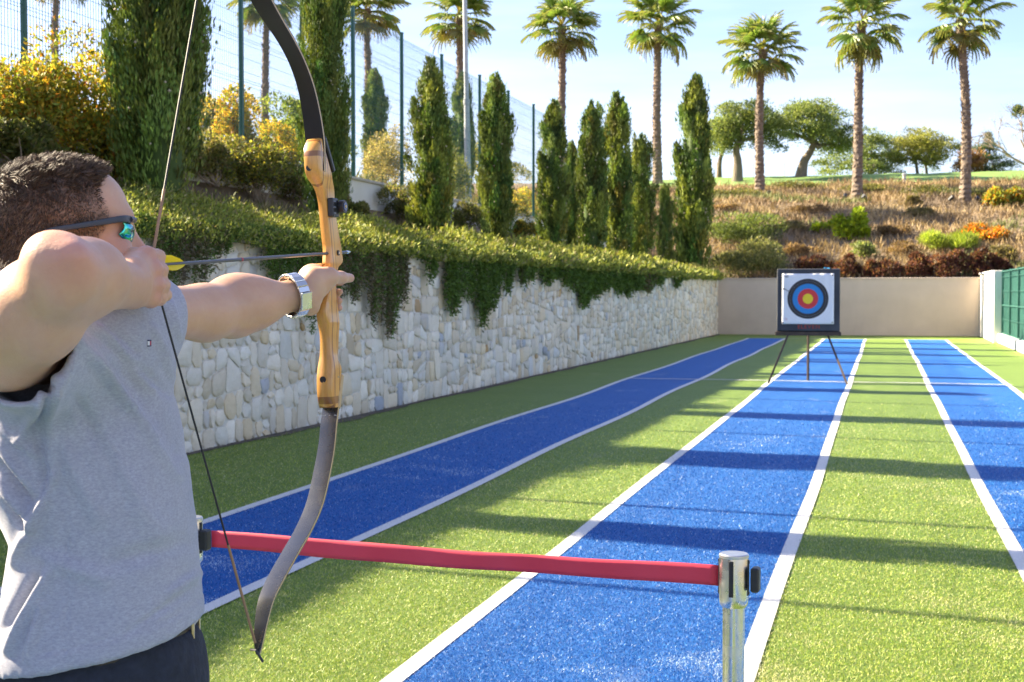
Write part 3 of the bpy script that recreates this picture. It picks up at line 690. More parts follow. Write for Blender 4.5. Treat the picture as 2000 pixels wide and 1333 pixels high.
def palm_trunk(seed, H, r0, r1, lean):
    g = np.random.default_rng(seed); n = 12; rows = int(H/.11); V = []; Fc = []
    for i in range(rows+1):
        t = i/rows; z = t*H; r = r0+(r1-r0)*min(1, t*1.15); r *= 1+.55*exp(-z/.5)*.6
        if t > .9: r *= 1+.5*(t-.9)/.1
        r *= (1.05 if i % 2 else .97); ox, oy = lean[0]*t*t+.05*sin(t*5+seed), lean[1]*t*t
        for k in range(n):
            an = 2*pi*(k+.5*(i % 2))/n; rr = r*g.uniform(.90, 1.12); V.append((ox+rr*cos(an), oy+rr*sin(an), z+g.uniform(-.03, .03)))
    for i in range(rows):
        for k in range(n): Fc.append((i*n+k, i*n+(k+1) % n, (i+1)*n+(k+1) % n, (i+1)*n+k))
    b = len(V)                                          # old leaf bases standing off the trunk
    for i in range(int(H*44)):
        t = g.uniform(.06, 1)**.8; z = t*H; an = g.uniform(0, 2*pi); r = (r0+(r1-r0)*t)*1.02; ox = lean[0]*t*t+.05*sin(t*5+seed); oy = lean[1]*t*t; s = g.uniform(.05, .10)*(1+1.2*max(0, t-.88)/.12)
        c = np.array([ox+r*cos(an), oy+r*sin(an), z]); o_ = np.array([cos(an), sin(an), 0]); tn = np.array([-sin(an), cos(an), 0])
        q = len(V); V += [tuple(c-tn*.05-o_*.03), tuple(c+tn*.05-o_*.03), tuple(c+o_*s+np.array([0, 0, .12])), tuple(c-o_*.03-np.array([0, 0, .07]))]
        Fc += [(q, q+1, q+2), (q, q+2, q+3), (q+1, q+3, q+2)]
    return mesh(V, Fc, 'trunk')
PALMGRP = 'fan palms in a row on the hillside'
def palm(base, H, rc, label, seed, lean=(0, 0), r0=.26, r1=.20):
    g = random.Random(seed); e = empty('fan_palm', base, 0, label, 'palm', PALMGRP)
    t = palm_trunk(seed, H, r0, r1, lean); link('trunk', t, M['barkp'], e)
    N = g.randrange(28, 38); droop = g.uniform(118, 150)
    for i in range(N):
        u = i/(N-1); el = R(80-droop*u**.95+g.uniform(-11, 11)); az = i*2.39996+g.uniform(-.25, .25)
        v = 3 if (u > .93 and g.random() < .8) or (u > .85 and g.random() < .35) else g.randrange(3)
        o = link('frond', FR[v], None, e); s = rc/1.68*g.uniform(.88, 1.12)*(1 if u > .12 else .8)
        o.location = (lean[0]+.05*sin(5+seed), lean[1], H-.25*u+.12); o.rotation_euler = (g.uniform(-.35, .35), -el, az); o.scale = (s, s, s)
    return e
def px_palm(bx, by, cx, cy, label, seed, z=None, rpx=76, rpt=10.5):
    if by is not None: b = TP(bx, by)
    else:
        b = P(bx, 350, z); b[2] = float(TH(b[0], b[1]))
    z = (b-CAMV) @ CF; c = P(cx, cy, z); s = z/F0
    return palm((b[0], b[1], b[2]-.1), c[2]-b[2]+.1, rpx*s, label, seed, ((c-b)[0], (c-b)[1]), rpt*s*.86, rpt*s*.58)
px_palm(1885, 398, 1879, 38, 'fan palm beside the orange flowering bush', 31, rpx=80, rpt=12)
px_palm(1672, 392, 1686, 42, 'fan palm behind the target, standing above the lime green bush', 32, rpx=80, rpt=11.5)
px_palm(1482, 380, 1490, 98, 'shorter fan palm between the two biggest olive trees', 33, rpx=74)
px_palm(1284, 362, 1284, 45, 'fan palm with its bare base in front of the bright horizon', 34, rpx=72)
px_palm(1097, None, 1096, 52, 'fan palm rising behind the end of the mesh fence', 35, 62, 70)
px_palm(895, None, 898, 30, 'fan palm right behind the grey lamp post', 36, 60, 70)
px_palm(718, None, 718, 18, 'fan palm behind the mesh fence beside the small cypress', 37, 57, 70, 9.5)
px_palm(515, None, 526, -6, 'fan palm behind the mesh fence and the upper bow limb', 38, 54, 68, 9.5)
px_palm(110, None, 112, -60, 'fan palm behind the yellow climber, only its trunk in view', 39, 50, 70, 9.5)

# ---- olive trees, pine, far bushes
def tree(name, base, trunk_pts, rads, crowns, nl, lsize, cols, label, cat, bark='barko', group=None, seed=0, mat='leaf', limbs=6, aspect=.4, up=.25):
    g = np.random.default_rng(seed); e = empty(name, base, 0, label, cat, group); tp = catmull(trunk_pts, 5)
    mb = MB(); rr = list(np.interp(np.linspace(0, 1, len(tp)), np.linspace(0, 1, len(rads)), rads)); mb.tube(tp, rr, 10)
    for i in range(limbs):
        c = crowns[i % len(crowns)]; s_ = np.array(tp[-2 if i % 2 else -1]); t = np.array(c[0])+g.normal(0, .35, 3)*np.array(c[1]); m = (s_+t)/2+g.normal(0, .2, 3)
        mb.tube(catmull([s_, m, t], 4), list(np.linspace(rads[-1]*.8, .04, 9)), 6, False)
    mb.build('trunk', M[bark], e, smooth=True)
    sets = []; tot = sum(c[1][0]*c[1][2] for c in crowns)
    for c, r in crowns:
        k = int(1.9*nl*r[0]*r[2]/tot); s, _ = bush_leaves(g, r, k, 26, lsize, cols, None, aspect, up, (.5, 1.1), .7, True); s = (s[0]+np.array(c), s[1], s[2]); sets.append(s)
    part_leaves('crown', sets, M[mat], e)
    return e
OLC = [(.14, .195, .06), (.19, .24, .085), (.10, .14, .045), (.26, .29, .11), (.17, .22, .085)]
def px_tree(bx, by, z, tr, crowns, nl, label, seed, name='olive_tree', cat='olive tree', cols=OLC, lsize=.16, group='olive trees on the lawn', trw=(16, 11), **k):
    b = P(bx, by, z); b[2] = float(TH(b[0], b[1]))-.1; s = z/F0
    def loc(x, y, dz=0, dy=0): q = P(x, y+dy, z+dz)-b; return q
    tp = [(0, 0, -.2)]+[loc(*q) for q in tr]
    cr = [(loc(x, y, dz, 10), (w*s*.72, w*s*.72, h*s*.74)) for x, y, w, h, dz in crowns]
    return tree(name, b, tp, [trw[0]*.78*s, trw[0]*.50*s, trw[1]*.62*s, trw[1]*s*.5], cr, nl, lsize, cols, label, cat, group=group, seed=seed, **k)
px_tree(1440, 335, 80, [(1441, 318), (1438, 295), (1445, 275)], [(1440, 235, 110, 80, 0), (1500, 250, 90, 70, .5), (1415, 255, 60, 80, -.5), (1450, 215, 90, 50, 0)], 9000, 'big olive tree with a straight thick trunk behind the lone slim cypress', 41)
px_tree(1404, 335, 84, [(1406, 315), (1414, 290)], [(1402, 265, 60, 60, 0), (1420, 245, 50, 50, 0)], 2800, 'thin trunked olive tree beside the big straight one', 42, trw=(9, 6))
px_tree(1563, 342, 82, [(1570, 318), (1582, 298), (1590, 280)], [(1575, 240, 120, 75, 0), (1625, 255, 85, 75, .5), (1535, 235, 70, 60, 0), (1590, 215, 90, 45, 0), (1640, 275, 60, 50, 1)], 9500, 'big olive tree with a leaning S shaped trunk', 43, trw=(17, 11))
px_tree(1690, 350, 92, [(1700, 335), (1710, 322)], [(1650, 308, 110, 62, 0), (1715, 300, 80, 90, 1), (1735, 322, 70, 50, .5), (1700, 275, 60, 55, 0)], 7500, 'low spreading olive tree behind the palm above the lime green bush', 44, trw=(7, 5))
px_tree(1795, 346, 92, [(1790, 325), (1788, 308)], [(1775, 285, 70, 60, 0), (1815, 285, 75, 60, 0), (1795, 268, 80, 40, 0)], 5600, 'small round olive tree with a forked pale trunk', 45, trw=(6, 5), cols=[(.24, .25, .07), (.19, .21, .06), (.30, .29, .10)])
px_tree(1812, 346, 93, [(1808, 325), (1800, 310)], [(1825, 305, 50, 40, 0)], 900, 'second slim trunk leaning beside the small round olive', 46, trw=(5, 4))
PIN = [(.07, .11, .05), (.10, .14, .06), (.05, .08, .035)]
px_tree(1925, 348, 92, [(1925, 320), (1928, 290), (1930, 262)], [(1930, 335, 90, 32, 0), (1955, 318, 60, 18, 0), (1895, 315, 55, 22, 0), (1935, 300, 60, 18, 0), (1912, 285, 40, 12, 0), (1933, 280, 34, 18, 0), (1870, 280, 28, 10, 0), (1931, 262, 14, 22, 0)], 5200, 'dark pine with ragged tiers on the lawn edge', 47, 'pine_tree', 'pine', PIN, .22, None, (5, 2), aspect=.16, up=.5, bark='bark', limbs=10)
px_tree(1880, 348, 90, [(1882, 330), (1885, 318)], [(1888, 318, 50, 45, 0), (1905, 305, 34, 30, 0)], 1100, 'rust brown withered bush in front of the pine', 48, 'withered_bush', 'bush', [(.22, .11, .05), (.28, .16, .08)], .2, None, (3, 2), bark='bark')
# leafless tree at the edge
b = P(2030, 345, 80); b[2] = float(TH(b[0], b[1])); e = empty('bare_tree', b, 0, 'leafless grey tree with thin twigs above the orange bush', 'tree'); g = np.random.default_rng(8); mb = MB()
def branch(p, d, L, r, lev):
    q = p+d*L; mb.tube([p, (p+q)/2+g.normal(0, .05*L, 3), q], [r, r*.8, r*.6], 5, False)
    if lev:
        for _ in range(3 if lev > 1 else 4): branch(p+d*L*g.uniform(.55, 1), unit(d+g.normal(0, .5, 3)), L*g.uniform(.5, .75), r*.55, lev-1)
for dd in ((0, 0, 1), (-.5, .1, .9), (-.8, 0, .45), (.4, 0, .9)): branch(np.zeros(3), unit(np.array(dd, float)), 2.2, .09, 4)
mb.build('branches', M['twig'], e)
s, _ = bush_leaves(g, (.8, .8, .9), 900, 6, .16, PIN+[(.18, .18, .08)], None, .3); part_leaves('leaves', [(s[0]+np.array([-.9, 0, 3.2]), s[1], s[2])], M['leaf'], e)

# bushes on the slope, placed where their pixel meets the hillside
def hill_shrub(px, py, wpx, hpx, nl, lsize, cols, label, seed, name='shrub', cat='shrub', w=None, nlob=14, group=None, **k):
    p = TP(px, py); z = (p-CAMV) @ CF; s = z/F0
    return shrub(name, (p[0], p[1], p[2]-.05), (wpx*s*.5, wpx*s*.4, hpx*s), nl, nlob, lsize, cols, label, cat, w, seed=seed, group=group, **k)
JUN = [(.15, .17, .06), (.20, .20, .085), (.10, .125, .045), (.26, .25, .11)]
hill_shrub(1470, 541, 210, 68, 8500, .12, JUN, 'broad grey green juniper mound against the back wall', 51, aspect=.25, nlob=22, up=.6)
hill_shrub(1460, 480, 190, 60, 6500, .13, [(.12, .17, .05), (.17, .21, .06), (.09, .125, .035)], 'bright green juniper mound beside the lone slim cypress', 52, aspect=.25, nlob=20, up=.6)
hill_shrub(1345, 548, 120, 38, 4500, .10, [(.26, .26, .09), (.33, .30, .14), (.2, .22, .07)], 'pale straw green bush at the end of the stone wall', 53, aspect=.2, up=.7, nlob=14)
BAR = [(.10, .035, .035), (.15, .06, .05), (.07, .03, .03), (.20, .09, .05), (.14, .10, .05)]
for i, (x, w_, h_) in enumerate(((1590, 80, 40), (1655, 80, 44), (1720, 90, 42), (1785, 80, 46), (1850, 90, 50), (1905, 80, 54), (1950, 60, 46))):
    hill_shrub(x, 541, w_, h_, 3400, .11, BAR, ['dark purple barberry bush right behind the target', 'purple barberry bush a step right of the target', 'reddish barberry bush under the lime green bush', 'purple barberry bush between the reddish one and the grass clump',
               'purple barberry bush below the bright grass clump', 'tall purple barberry bush above the bright end of the beige wall', 'purple barberry bush at the corner of the white side wall'][i], 60+i, 'barberry_bush', 'barberry', aspect=.4, up=.5, nlob=12, group='purple bushes along the top of the back wall')
LIM = [(.38, .46, .03), (.30, .40, .03), (.22, .30, .03)]
hill_shrub(1668, 470, 80, 66, 1500, .19, LIM, 'lime green leafy bush on the slope above the target', 70, aspect=.7, nlob=10, shell=(.4, 1.1))
hill_shrub(1610, 455, 50, 26, 350, .17, LIM, 'small lime green shoot beside the larger lime bush', 71, aspect=.7, nlob=5, shell=(.4, 1.1))
hill_shrub(1690, 505, 60, 34, 900, .13, [(.20, .26, .09), (.28, .30, .14)], 'grey green herb clump under the lime bush', 72, aspect=.4, up=.8)
hill_shrub(1860, 492, 130, 52, 4200, .26, [(.26, .34, .04), (.20, .29, .035), (.34, .38, .08)], 'bright green grass clump on the slope beside the orange flowers', 73, 'grass_clump', 'grass clump', aspect=.09, up=1.6, nlob=14, twigs=False)
def orange(g):
    return []
FLO = [(.70, .22, .02), (.60, .28, .03), (.20, .22, .05), (.30, .26, .08)]
hill_shrub(1935, 470, 110, 34, 2600, .13, FLO, 'low bush covered in orange flowers beside the grass clump', 74, w=[.42, .2, .2, .18], aspect=.6)
hill_shrub(1965, 405, 100, 48, 3000, .16, [(.24, .27, .05), (.62, .26, .03), (.36, .33, .06), (.15, .2, .04)], 'round yellow and orange flowering bush beside the palm', 75, w=[.4, .2, .25, .15], aspect=.55)
for i, (x, y, w_, h_) in enumerate(((1430, 385, 110, 16), (1560, 372, 150, 18), (1700, 376, 140, 16), (1800, 384, 150, 20), (1905, 388, 60, 18))):
    hill_shrub(x, y, w_, h_, 2400, .13, [(.11, .13, .05), (.15, .16, .06), (.2, .17, .08)], ['dark low hedge bush left of the shorter palm', 'low olive hedge bush under the leaning olive tree', 'low dark hedge bush behind the palm above the lime bush', 'low dark hedge bush below the small round olive', 'low dark bush at the foot of the palm by the orange bush'][i], 80+i, 'low_bush', 'bush', aspect=.35, nlob=14, group='low bushes along the lawn edge')
for i, (x, y, w_, h_) in enumerate(((1580, 415, 90, 14), (1790, 425, 90, 20), (1420, 410, 90, 14), (1545, 450, 90, 18), (1750, 460, 80, 20), (1960, 515, 70, 40), (1760, 500, 80, 26), (1300, 420, 60, 20), (1560, 500, 80, 24), (1780, 404, 40, 22))):
    hill_shrub(x, y, w_, h_, 1500, .12, [[(.22, .14, .09), (.28, .19, .12), (.18, .13, .06)], [(.16, .15, .06), (.24, .2, .09), (.2, .16, .1)]][i % 2], ['brown heather patch under the leaning olive', 'olive brown heather patch between two palms', 'brown heather beside the lone slim cypress top', 'olive heather patch above the juniper mound', 'pinkish heather patch right of the lime bush', 'olive bush above the corner of the white side wall',
               'brown heather between the herb clump and the grass clump', 'olive scrub at the foot of the palm by the bright horizon', 'brown scrub right of the juniper mound', 'small green yucca like tuft between two palms'][i], 90+i, 'heather', 'heather', aspect=.3, up=.8, nlob=9, group='heather patches on the slope')
# dry growth all over the slope and the terraces, beyond counting
g = np.random.default_rng(77); nb = 120000; X = g.uniform(-22, 34, nb); Y = 49.2+26*g.random(nb)**1.1
pat = vnoise(X, Y, .45, 3); Z = TH(X, Y); keep = (Y < 74.6); X, Y, Z, pat = X[keep], Y[keep], Z[keep], pat[keep]; m = len(X)
pal = np.where(pat[:, None] > .35, np.array([[.16, .17, .065]]), np.where(pat[:, None] > -.05, np.array([[.25, .175, .10]]), np.where(pat[:, None] > -.5, np.array([[.33, .24, .125]]), np.array([[.17, .125, .085]]))))
D = unit(np.stack([g.normal(0, .45, m), g.normal(0, .45, m), np.ones(m)], 1)); L = g.uniform(.10, .42, m)*(1+.5*vnoise(X, Y, 1.6, 9))
s = leaves(np.stack([X, Y, Z-.02], 1), D, L, .045, pal*np.exp(g.normal(0, .25, (m, 1))), 4)
nb = 26000; X = np.concatenate([-9.3-14*g.random(nb//2)**1.6, g.uniform(-8.8, -7.2, nb//2)]); Y = g.uniform(6, 49, nb); Z = TH(X, Y)
c2 = np.array([(.30, .25, .10), (.20, .19, .07), (.34, .27, .14), (.14, .16, .05)])[g.integers(4, size=nb)]*np.exp(g.normal(0, .25, (nb, 1)))
s2 = leaves(np.stack([X, Y, Z-.02], 1), unit(np.stack([g.normal(0, .5, nb), g.normal(0, .5, nb), np.ones(nb)], 1)), g.uniform(.08, .26, nb), .03, c2, 6)
o = part_leaves('dry_grass', [s, s2], M['drystem'], None); tag(o, 'dry brown grass and scrub covering the slope behind the walls', 'dry grass', kind='stuff')
# ================================================================== OBJECTS ON THE RANGE
M['steel'] = (lambda n: (n.col(n.mix(n.rng(n.noise(9, 5, .6, n.coord((1, 1, .15))), .35, .7, 0, 1), (.62, .60, .56), (.74, .72, .68))).set(Roughness=n.rng(n.noise(26, 4), .3, .8, .20, .38), Metallic=1.0), n.m)[1])(NT('brushed_steel'))
M['black'] = plain('black_plastic', (.012, .012, .014), .42, 0, .2, 60)
M['galv'] = plain('galvanised_grey', (.40, .42, .42), .5, .3, .15, 4)
# ---- turf pile: short synthetic blades, beyond counting
g = np.random.default_rng(12); nb = 700000
z = 3.9/(1-g.random(nb)*(1-3.9/19.0)); z = z[g.random(nb) < np.clip((19-z)/8, 0, 1)]; nb = len(z); u = g.uniform(-.46, .46, nb)
X = z*(u*CR[0]+CF[0]); Y = z*(u*CR[1]+CF[1]); keep = (X > wallx(Y)+.12) & (X < 3.9) & (X > -6.2); X, Y, z = X[keep], Y[keep], z[keep]; m = len(X)
lane = np.zeros(m, int); line = np.zeros(m, bool)
for i, (a, b) in enumerate(LANES):
    A = wav(a, Y, i*2); B = wav(b, Y, i*2+1)
    if i == 0: A = A+.05*np.sin(Y*.75)*np.clip(1-abs(Y-22)/30, 0, 1); B = B+.05*np.sin(Y*.8+1)*np.clip(1-abs(Y-22)/30, 0, 1)
    lane |= ((X > A) & (X < B)).astype(int); fz = g.normal(0, .007, m); line |= (np.abs(X-A) < .040+fz) | (np.abs(X-B) < .040+fz)
line |= np.abs(Y-23.03-.03*np.sin(X*2)) < .04
GP = np.array([(.19, .31, .030), (.37, .45, .055), (.10, .20, .022), (.52, .53, .15), (.64, .60, .30)]); BP = np.array([(.003, .115, .43), (.010, .18, .54), (.002, .07, .31), (.07, .30, .66), (.58, .70, .82)])
sandp = np.clip((vnoise(X, Y*.6, 1.3, 9)+.55*vnoise(X, Y, 5.5, 3)-.50)*1.7, 0, 1); pick = g.random(m); sp = g.random(m) < .60*sandp
gi = np.select([pick < .26, pick < .57, pick < .70, pick < .90], [0, 1, 2, 3], 4); bi = np.select([pick < .44, pick < .70, pick < .90, pick < .963], [0, 1, 2, 3], 4)
gi[sp] = 4; bi[sp] = 4
c = np.where(lane[:, None] == 1, BP[bi], GP[gi]); c = np.where(line[:, None], np.array([[.80, .79, .76]])*g.uniform(.75, 1.05, (m, 1)), c)*np.exp(g.normal(0, .13, (m, 1)))
s = (z/5)**.6; hgt = g.uniform(.005, .0105, m)*s*np.where(line, .55, 1); wd = .0028*s
an = g.uniform(0, 2*pi, m); t = np.stack([np.cos(an), np.sin(an), 0*an], 1); lean = g.normal(0, .75, (m, 2))
B0 = np.stack([X, Y, np.where(line, .006, .003)+0*X], 1); tip = B0+np.concatenate([lean*hgt[:, None], hgt[:, None]], 1)
V = np.stack([B0-t*wd[:, None]*.5, B0+t*wd[:, None]*.5, tip], 1).reshape(-1, 3)
o = link('turf_pile', mesh(V, np.arange(m*3).reshape(m, 3), 'turf_pile', np.repeat(np.clip(c, .004, .95), 3, 0)), leafmat('turf_fibre', .12, .45)); tag(o, 'short green, blue and white synthetic turf fibres of the range', 'turf', kind='stuff')

# ---- belt stanchions
def stanchion(px, z, label, rz):
    c = P(px, 1000, z); e = empty('belt_stanchion', (c[0], c[1], 0), rz, label, 'stanchion', 'belt stanchions at the shooting line'); e.scale = (1, 1, .979)
    mb = MB(); mb.lathe([(.165, .004), (.165, .015), (.15, .024), (.05, .042), (.033, .055)], 40); mb.build('base', M['steel'], e, smooth=True)
    mb = MB(); mb.lathe([(.0262, .04), (.0262, .775)], 32); mb.build('post', M['steel'], e, smooth=True)
    mb = MB(); mb.lathe([(.029, .765), (.0335, .772), (.0345, .785), (.0345, .886), (.0340, .889)], 40); h = mb.build('head', M['steel'], e, smooth=True)
    mb = MB(); mb.lathe([(.0352, .8865), (.0355, .8885), (.0352, .8935), (.0325, .896), (.0, .8965)], 40, caps=False); mb.build('cap', plain('satin_cap', (.55, .55, .55), .35, .9), h, smooth=True)
    for k in range(4):
        a = k*pi/2; mb = MB(); r = rotz(a); mb.box(r @ np.array([.0345, 0, .838]), (.004, .011, .088), r, .001)
        for zz in (.876, .800): mb.box(r @ np.array([.0368, 0, zz]), (.002, .006, .006), r)
        mb.build('slot', M['black'], e)
    return e, c
# orientation: one slot faces along the belt
pr = P(1434, 1000, 3.17); pl = P(371, 1000, 3.69); ba = atan2((pl-pr)[1], (pl-pr)[0])
st_r, _ = stanchion(1434, 3.17, 'steel belt stanchion holding the end of the red belt, nothing hiding it', ba)
st_l, _ = stanchion(371, 3.69, 'steel belt stanchion mostly hidden behind the archer', ba+pi)
mb = MB(); mb.box((-.052, 0, .835), (.020, .034, .060), bev=.004); mb.build('belt_clip', M['black'], st_r)
mb = MB(); mb.box((.048, 0, .833), (.026, .030, .058), bev=.004); mb.build('belt_clip', M['black'], st_l)
n = NT('red_webbing'); f = n.noise(7, 4); w = n.noise(90, 3, .6, n.coord((.3, .3, 3))); n.col(n.mix(n.rng(f, .35, .7, 0, .5), (.62, .032, .065), (.70, .06, .10))).set(Roughness=.55); n.bump(w, .12, .004); M['belt'] = n.m
L = np.linalg.norm((pl-pr)[:2])-.10; ns = 60; V = []
for i in range(ns+1):
    t = i/ns; x = .036+t*(L-.005); zc = .838-.006*sin(pi*t)+.001*sin(t*23); tw = .03*sin(t*5+.5)*sin(pi*t); hw = .0245
    for q in (-1, -.5, 0, .5, 1):
        V.append((x, hw*q*sin(tw)+.0006*sin(t*31+q*2)*sin(pi*t), zc+hw*q*cos(tw)+.0012*sin(t*9+q)))
Fc = [(i*5+k, i*5+k+1, (i+1)*5+k+1, (i+1)*5+k) for i in range(ns) for k in range(4)]
o = link('belt', mesh(V, Fc, 'belt'), M['belt'], st_r, smooth=True); md = o.modifiers.new('s', 'SOLIDIFY'); md.thickness = .0012

# ---- easel, foam board, paper face
TZ = 22.35; tc = P(1578, 648, TZ); TC = np.array([tc[0], tc[1], 0]); th = R(3)
ez = empty('easel', TC, th, 'dark wooden tripod easel carrying the archery target', 'easel'); M['dwood'] = plain('dark_wood', (.055, .032, .022), .6, 0, .4, 14, .2)
hb = tc[2]
def loc2(p): return np.array(Matrix.Rotation(-th, 3, 'Z') @ Vector(np.array(p)-TC))
for (bx, by, tx, ty) in ((1500, 750, 1545, 640), (1655, 752, 1611, 640)):
    b0 = loc2(G(bx, by)); t0 = loc2(P(tx, ty, TZ+.06)); d = t0-b0; top = b0+d*1.55; mb = MB(); mb.tube([b0, top], [.023, .020], 4); mb.build('leg', M['dwood'], ez)
b0 = loc2(G(1578, 744)); mb = MB(); mb.tube([b0, (0, .20, hb+.65)], [.023, .02], 4); mb.build('leg', M['dwood'], ez)
mb = MB(); mb.box((0, .02, hb-.035), (1.08, .20, .065), bev=.006); mb.build('ledge', M['dwood'], ez)
mb = MB(); mb.box((0, .16, hb+.6), (.62, .03, .06), bev=.004); mb.build('crossbar', M['dwood'], ez)
bo = empty('target_board', TC+np.array([0, 0, hb]), th, 'square black foam target board with ELEVEN printed in red', 'target'); bo.rotation_euler = (R(-6), 0, th)
n = NT('foam_black'); f = n.noise(3, 5); n.col(n.mix(n.rng(f, .35, .7, 0, 1), (.030, .034, .045), (.060, .064, .078))).set(Roughness=.75); n.bump(n.noise(60, 4), .3, .006); M['foam'] = n.m
BWd, BHt = 1.035, 1.055
mb = MB(); mb.box((0, .0, BHt/2), (BWd, .14, BHt), bev=.012); mb.build('foam_block', M['foam'], bo)
fc = bpy.data.curves.new('t', 'FONT'); fc.body = 'ELEVEN'; fc.size = .092; fc.align_x = 'CENTER'; fc.space_character = 1.25; fc.extrude = .0008
to = bpy.data.objects.new('t', fc); COL.objects.link(to); bpy.context.view_layer.update(); me = bpy.data.meshes.new_from_object(to.evaluated_get(bpy.context.evaluated_depsgraph_get())); bpy.data.objects.remove(to)
lt = link('lettering', me, plain('print_red', (.42, .035, .02), .6), bo); lt.location = (.01, -.0725, .045); lt.rotation_euler = (pi/2, 0, 0)
mb = MB(); mb.box((.30, -.03, BHt+.012), (.09, .02, .018), rotz(.3), .004); mb.box((.33, -.05, BHt+.004), (.05, .015, .015), rotz(-.5), .003); tag(mb.build('blue_clip', plain('blue_plastic', (.02, .25, .50), .4)), 'small blue clip lying on top of the target board', 'clip').parent = None
cl = bpy.data.objects['blue_clip']; cl.matrix_world = Matrix.Translation(Vector(TC+np.array([0, 0, hb]))) @ Matrix.Rotation(th, 4, 'Z') @ Matrix.Rotation(R(-6), 4, 'X')
n = NT('target_print'); sx = n.new('ShaderNodeSeparateXYZ'); n.lk(n.tc.outputs['Object'], sx.inputs[0]); cx = n.new('ShaderNodeCombineXYZ'); n.lk(sx.outputs[0], cx.inputs[0]); n.lk(sx.outputs[2], cx.inputs[1])
ln = n.new('ShaderNodeVectorMath', operation='LENGTH'); n.lk(cx.outputs[0], ln.inputs[0]); rad = n.math('MULTIPLY', ln.outputs['Value'], 1/.5)
Wc, Bk, Bl, Rd, Yl = (.80, .80, .83), (.022, .022, .026), (.018, .22, .56), (.62, .035, .04), (.85, .62, .02)
n.col(n.ramp(rad, [(0, Yl), (.167, Rd), (.335, Bl), (.412, (.03, .26, .60)), (.416, Bl), (.503, Bk), (.586, (.25, .25, .25)), (.591, Bk), (.672, Wc), (.752, (.60, .60, .63)), (.757, Wc), (.838, (.62, .62, .65)), (.843, Wc)], 'CONSTANT')).set(Roughness=.55); M['paper'] = n.m
k = 26; xs = np.linspace(-.425, .425, k); Xg, Zg = np.meshgrid(xs, xs)
Yg = -.004-.007*np.abs(vnoise(Xg, Zg, 5, 3))-.012*np.exp(-((Xg-.30+.12*Zg)/.05)**2)-.016*np.exp(-((Xg-.405)/.03)**2)-.006*np.exp(-((Xg-Zg*.4+.05)/.06)**2)-.010*np.exp(-((Xg+.3)**2+(Zg-.33)**2)/.012)
I = np.arange(k*k).reshape(k, k); me = mesh(np.stack([Xg, Yg, Zg], -1).reshape(-1, 3), np.stack([I[:-1, :-1], I[:-1, 1:], I[1:, 1:], I[1:, :-1]], -1).reshape(-1, 4), 'face')
fa = empty('paper_target', (0, 0, 0), 0, 'creased paper target face with yellow, red, blue and black rings', 'target face')
fa.matrix_world = Matrix.Translation(Vector(TC+np.array([0, 0, hb]))) @ Matrix.Rotation(th, 4, 'Z') @ Matrix.Rotation(R(-6), 4, 'X') @ Matrix.Translation((-.005, -.0715, .545))
pf = link('paper', me, M['paper'], fa, smooth=True); md = pf.modifiers.new('s', 'SOLIDIFY'); md.thickness = .0015; md.offset = 1
for (x, zz) in ((-.41, -.40), (.40, -.395), (-.40, .17), (.40, .40)):
    mb = MB(); mb.tube([(x, -.02, zz), (x, -.045, zz-.006)], [.010, .012], 8); mb.build('pin', M['black'], fa)
mb = MB(); mb.tube([(-.40, -.035, .17), (-.27, -.02, .10)], .005, 6); mb.build('pin', M['black'], fa)
mb = MB()
for r_, row in enumerate((.385, .365)):
    for j in range(7 if r_ == 0 else 4): mb.box((-.40+(.03 if r_ else 0)+j*.012, -.030, row), (.008, .002, .010 if j % 3 else .014))
mb.build('print_marks', M['black'], fa)
mb = MB(); mb.lathe([(.014, 0), (.019, .0)], 16, caps=False); o = mb.build('print_stamp', plain('stamp_red', (.5, .2, .22), .7), fa); o.location = (-.355, -.021, -.345); o.rotation_euler = (pi/2, 0, 0)

# ---- lamp post, far poles, little spotlights by the palms
b = PX(915, 395, -10.0); e = empty('lamp_post', (b[0], b[1], float(TH(b[0], b[1]))-.1), 0, 'tall grey metal lamp post standing behind the mesh fence', 'lamp post')
mb = MB(); mb.lathe([(.085, 0), (.075, 2.0), (.070, 2.6)], 20); mb.build('lower_pole', M['galv'], e, smooth=True)
mb = MB(); mb.lathe([(.085, 2.6), (.085, 2.72)], 20); mb.build('collar', M['galv'], e, smooth=True)
mb = MB(); mb.lathe([(.060, 2.72), (.050, 7.0)], 20); mb.tube([(0, 0, 7.0), (.3, 0, 7.25), (.9, 0, 7.3)], [.045, .04, .035], 10); mb.build('upper_pole', M['galv'], e, smooth=True)
mb = MB(); mb.box((1.1, 0, 7.3), (.6, .24, .10), bev=.03); mb.build('lamp_head', M['galv'], e)
e.rotation_euler = (0, R(-1.0), 0)
POLES = [(1308, 335, 26, 'thin far pole seen against the bright horizon beside the palm'), (1400, 338, 30, 'thin far pole near the thin trunked olive'), (1470, 338, 28, 'thin far pole beside the shorter palm'), (1531, 338, 30, 'thin far pole between the two biggest olives'), (1655, 345, 28, 'thin far pole left of the palm above the lime bush'), (1717, 345, 32, 'pale thicker far pole under the low spreading olive')]
for x, y, h, lb in POLES:
    b = P(x, y, 95); b[2] = float(TH(b[0], b[1])); e = empty('far_pole', b-np.array([0, 0, .1]), 0, lb, 'pole', 'thin poles along the lawn'); mb = MB(); mb.tube([(0, 0, 0), (0, 0, h*95/F0+.3)], .035 if x != 1717 else .06, 6); mb.build('shaft', M['galv'], e)
    mb = MB(); mb.tube([(0, 0, h*95/F0+.3), (0, 0, h*95/F0+.36)], .045 if x != 1717 else .08, 6); mb.build('cap', M['galv'], e)
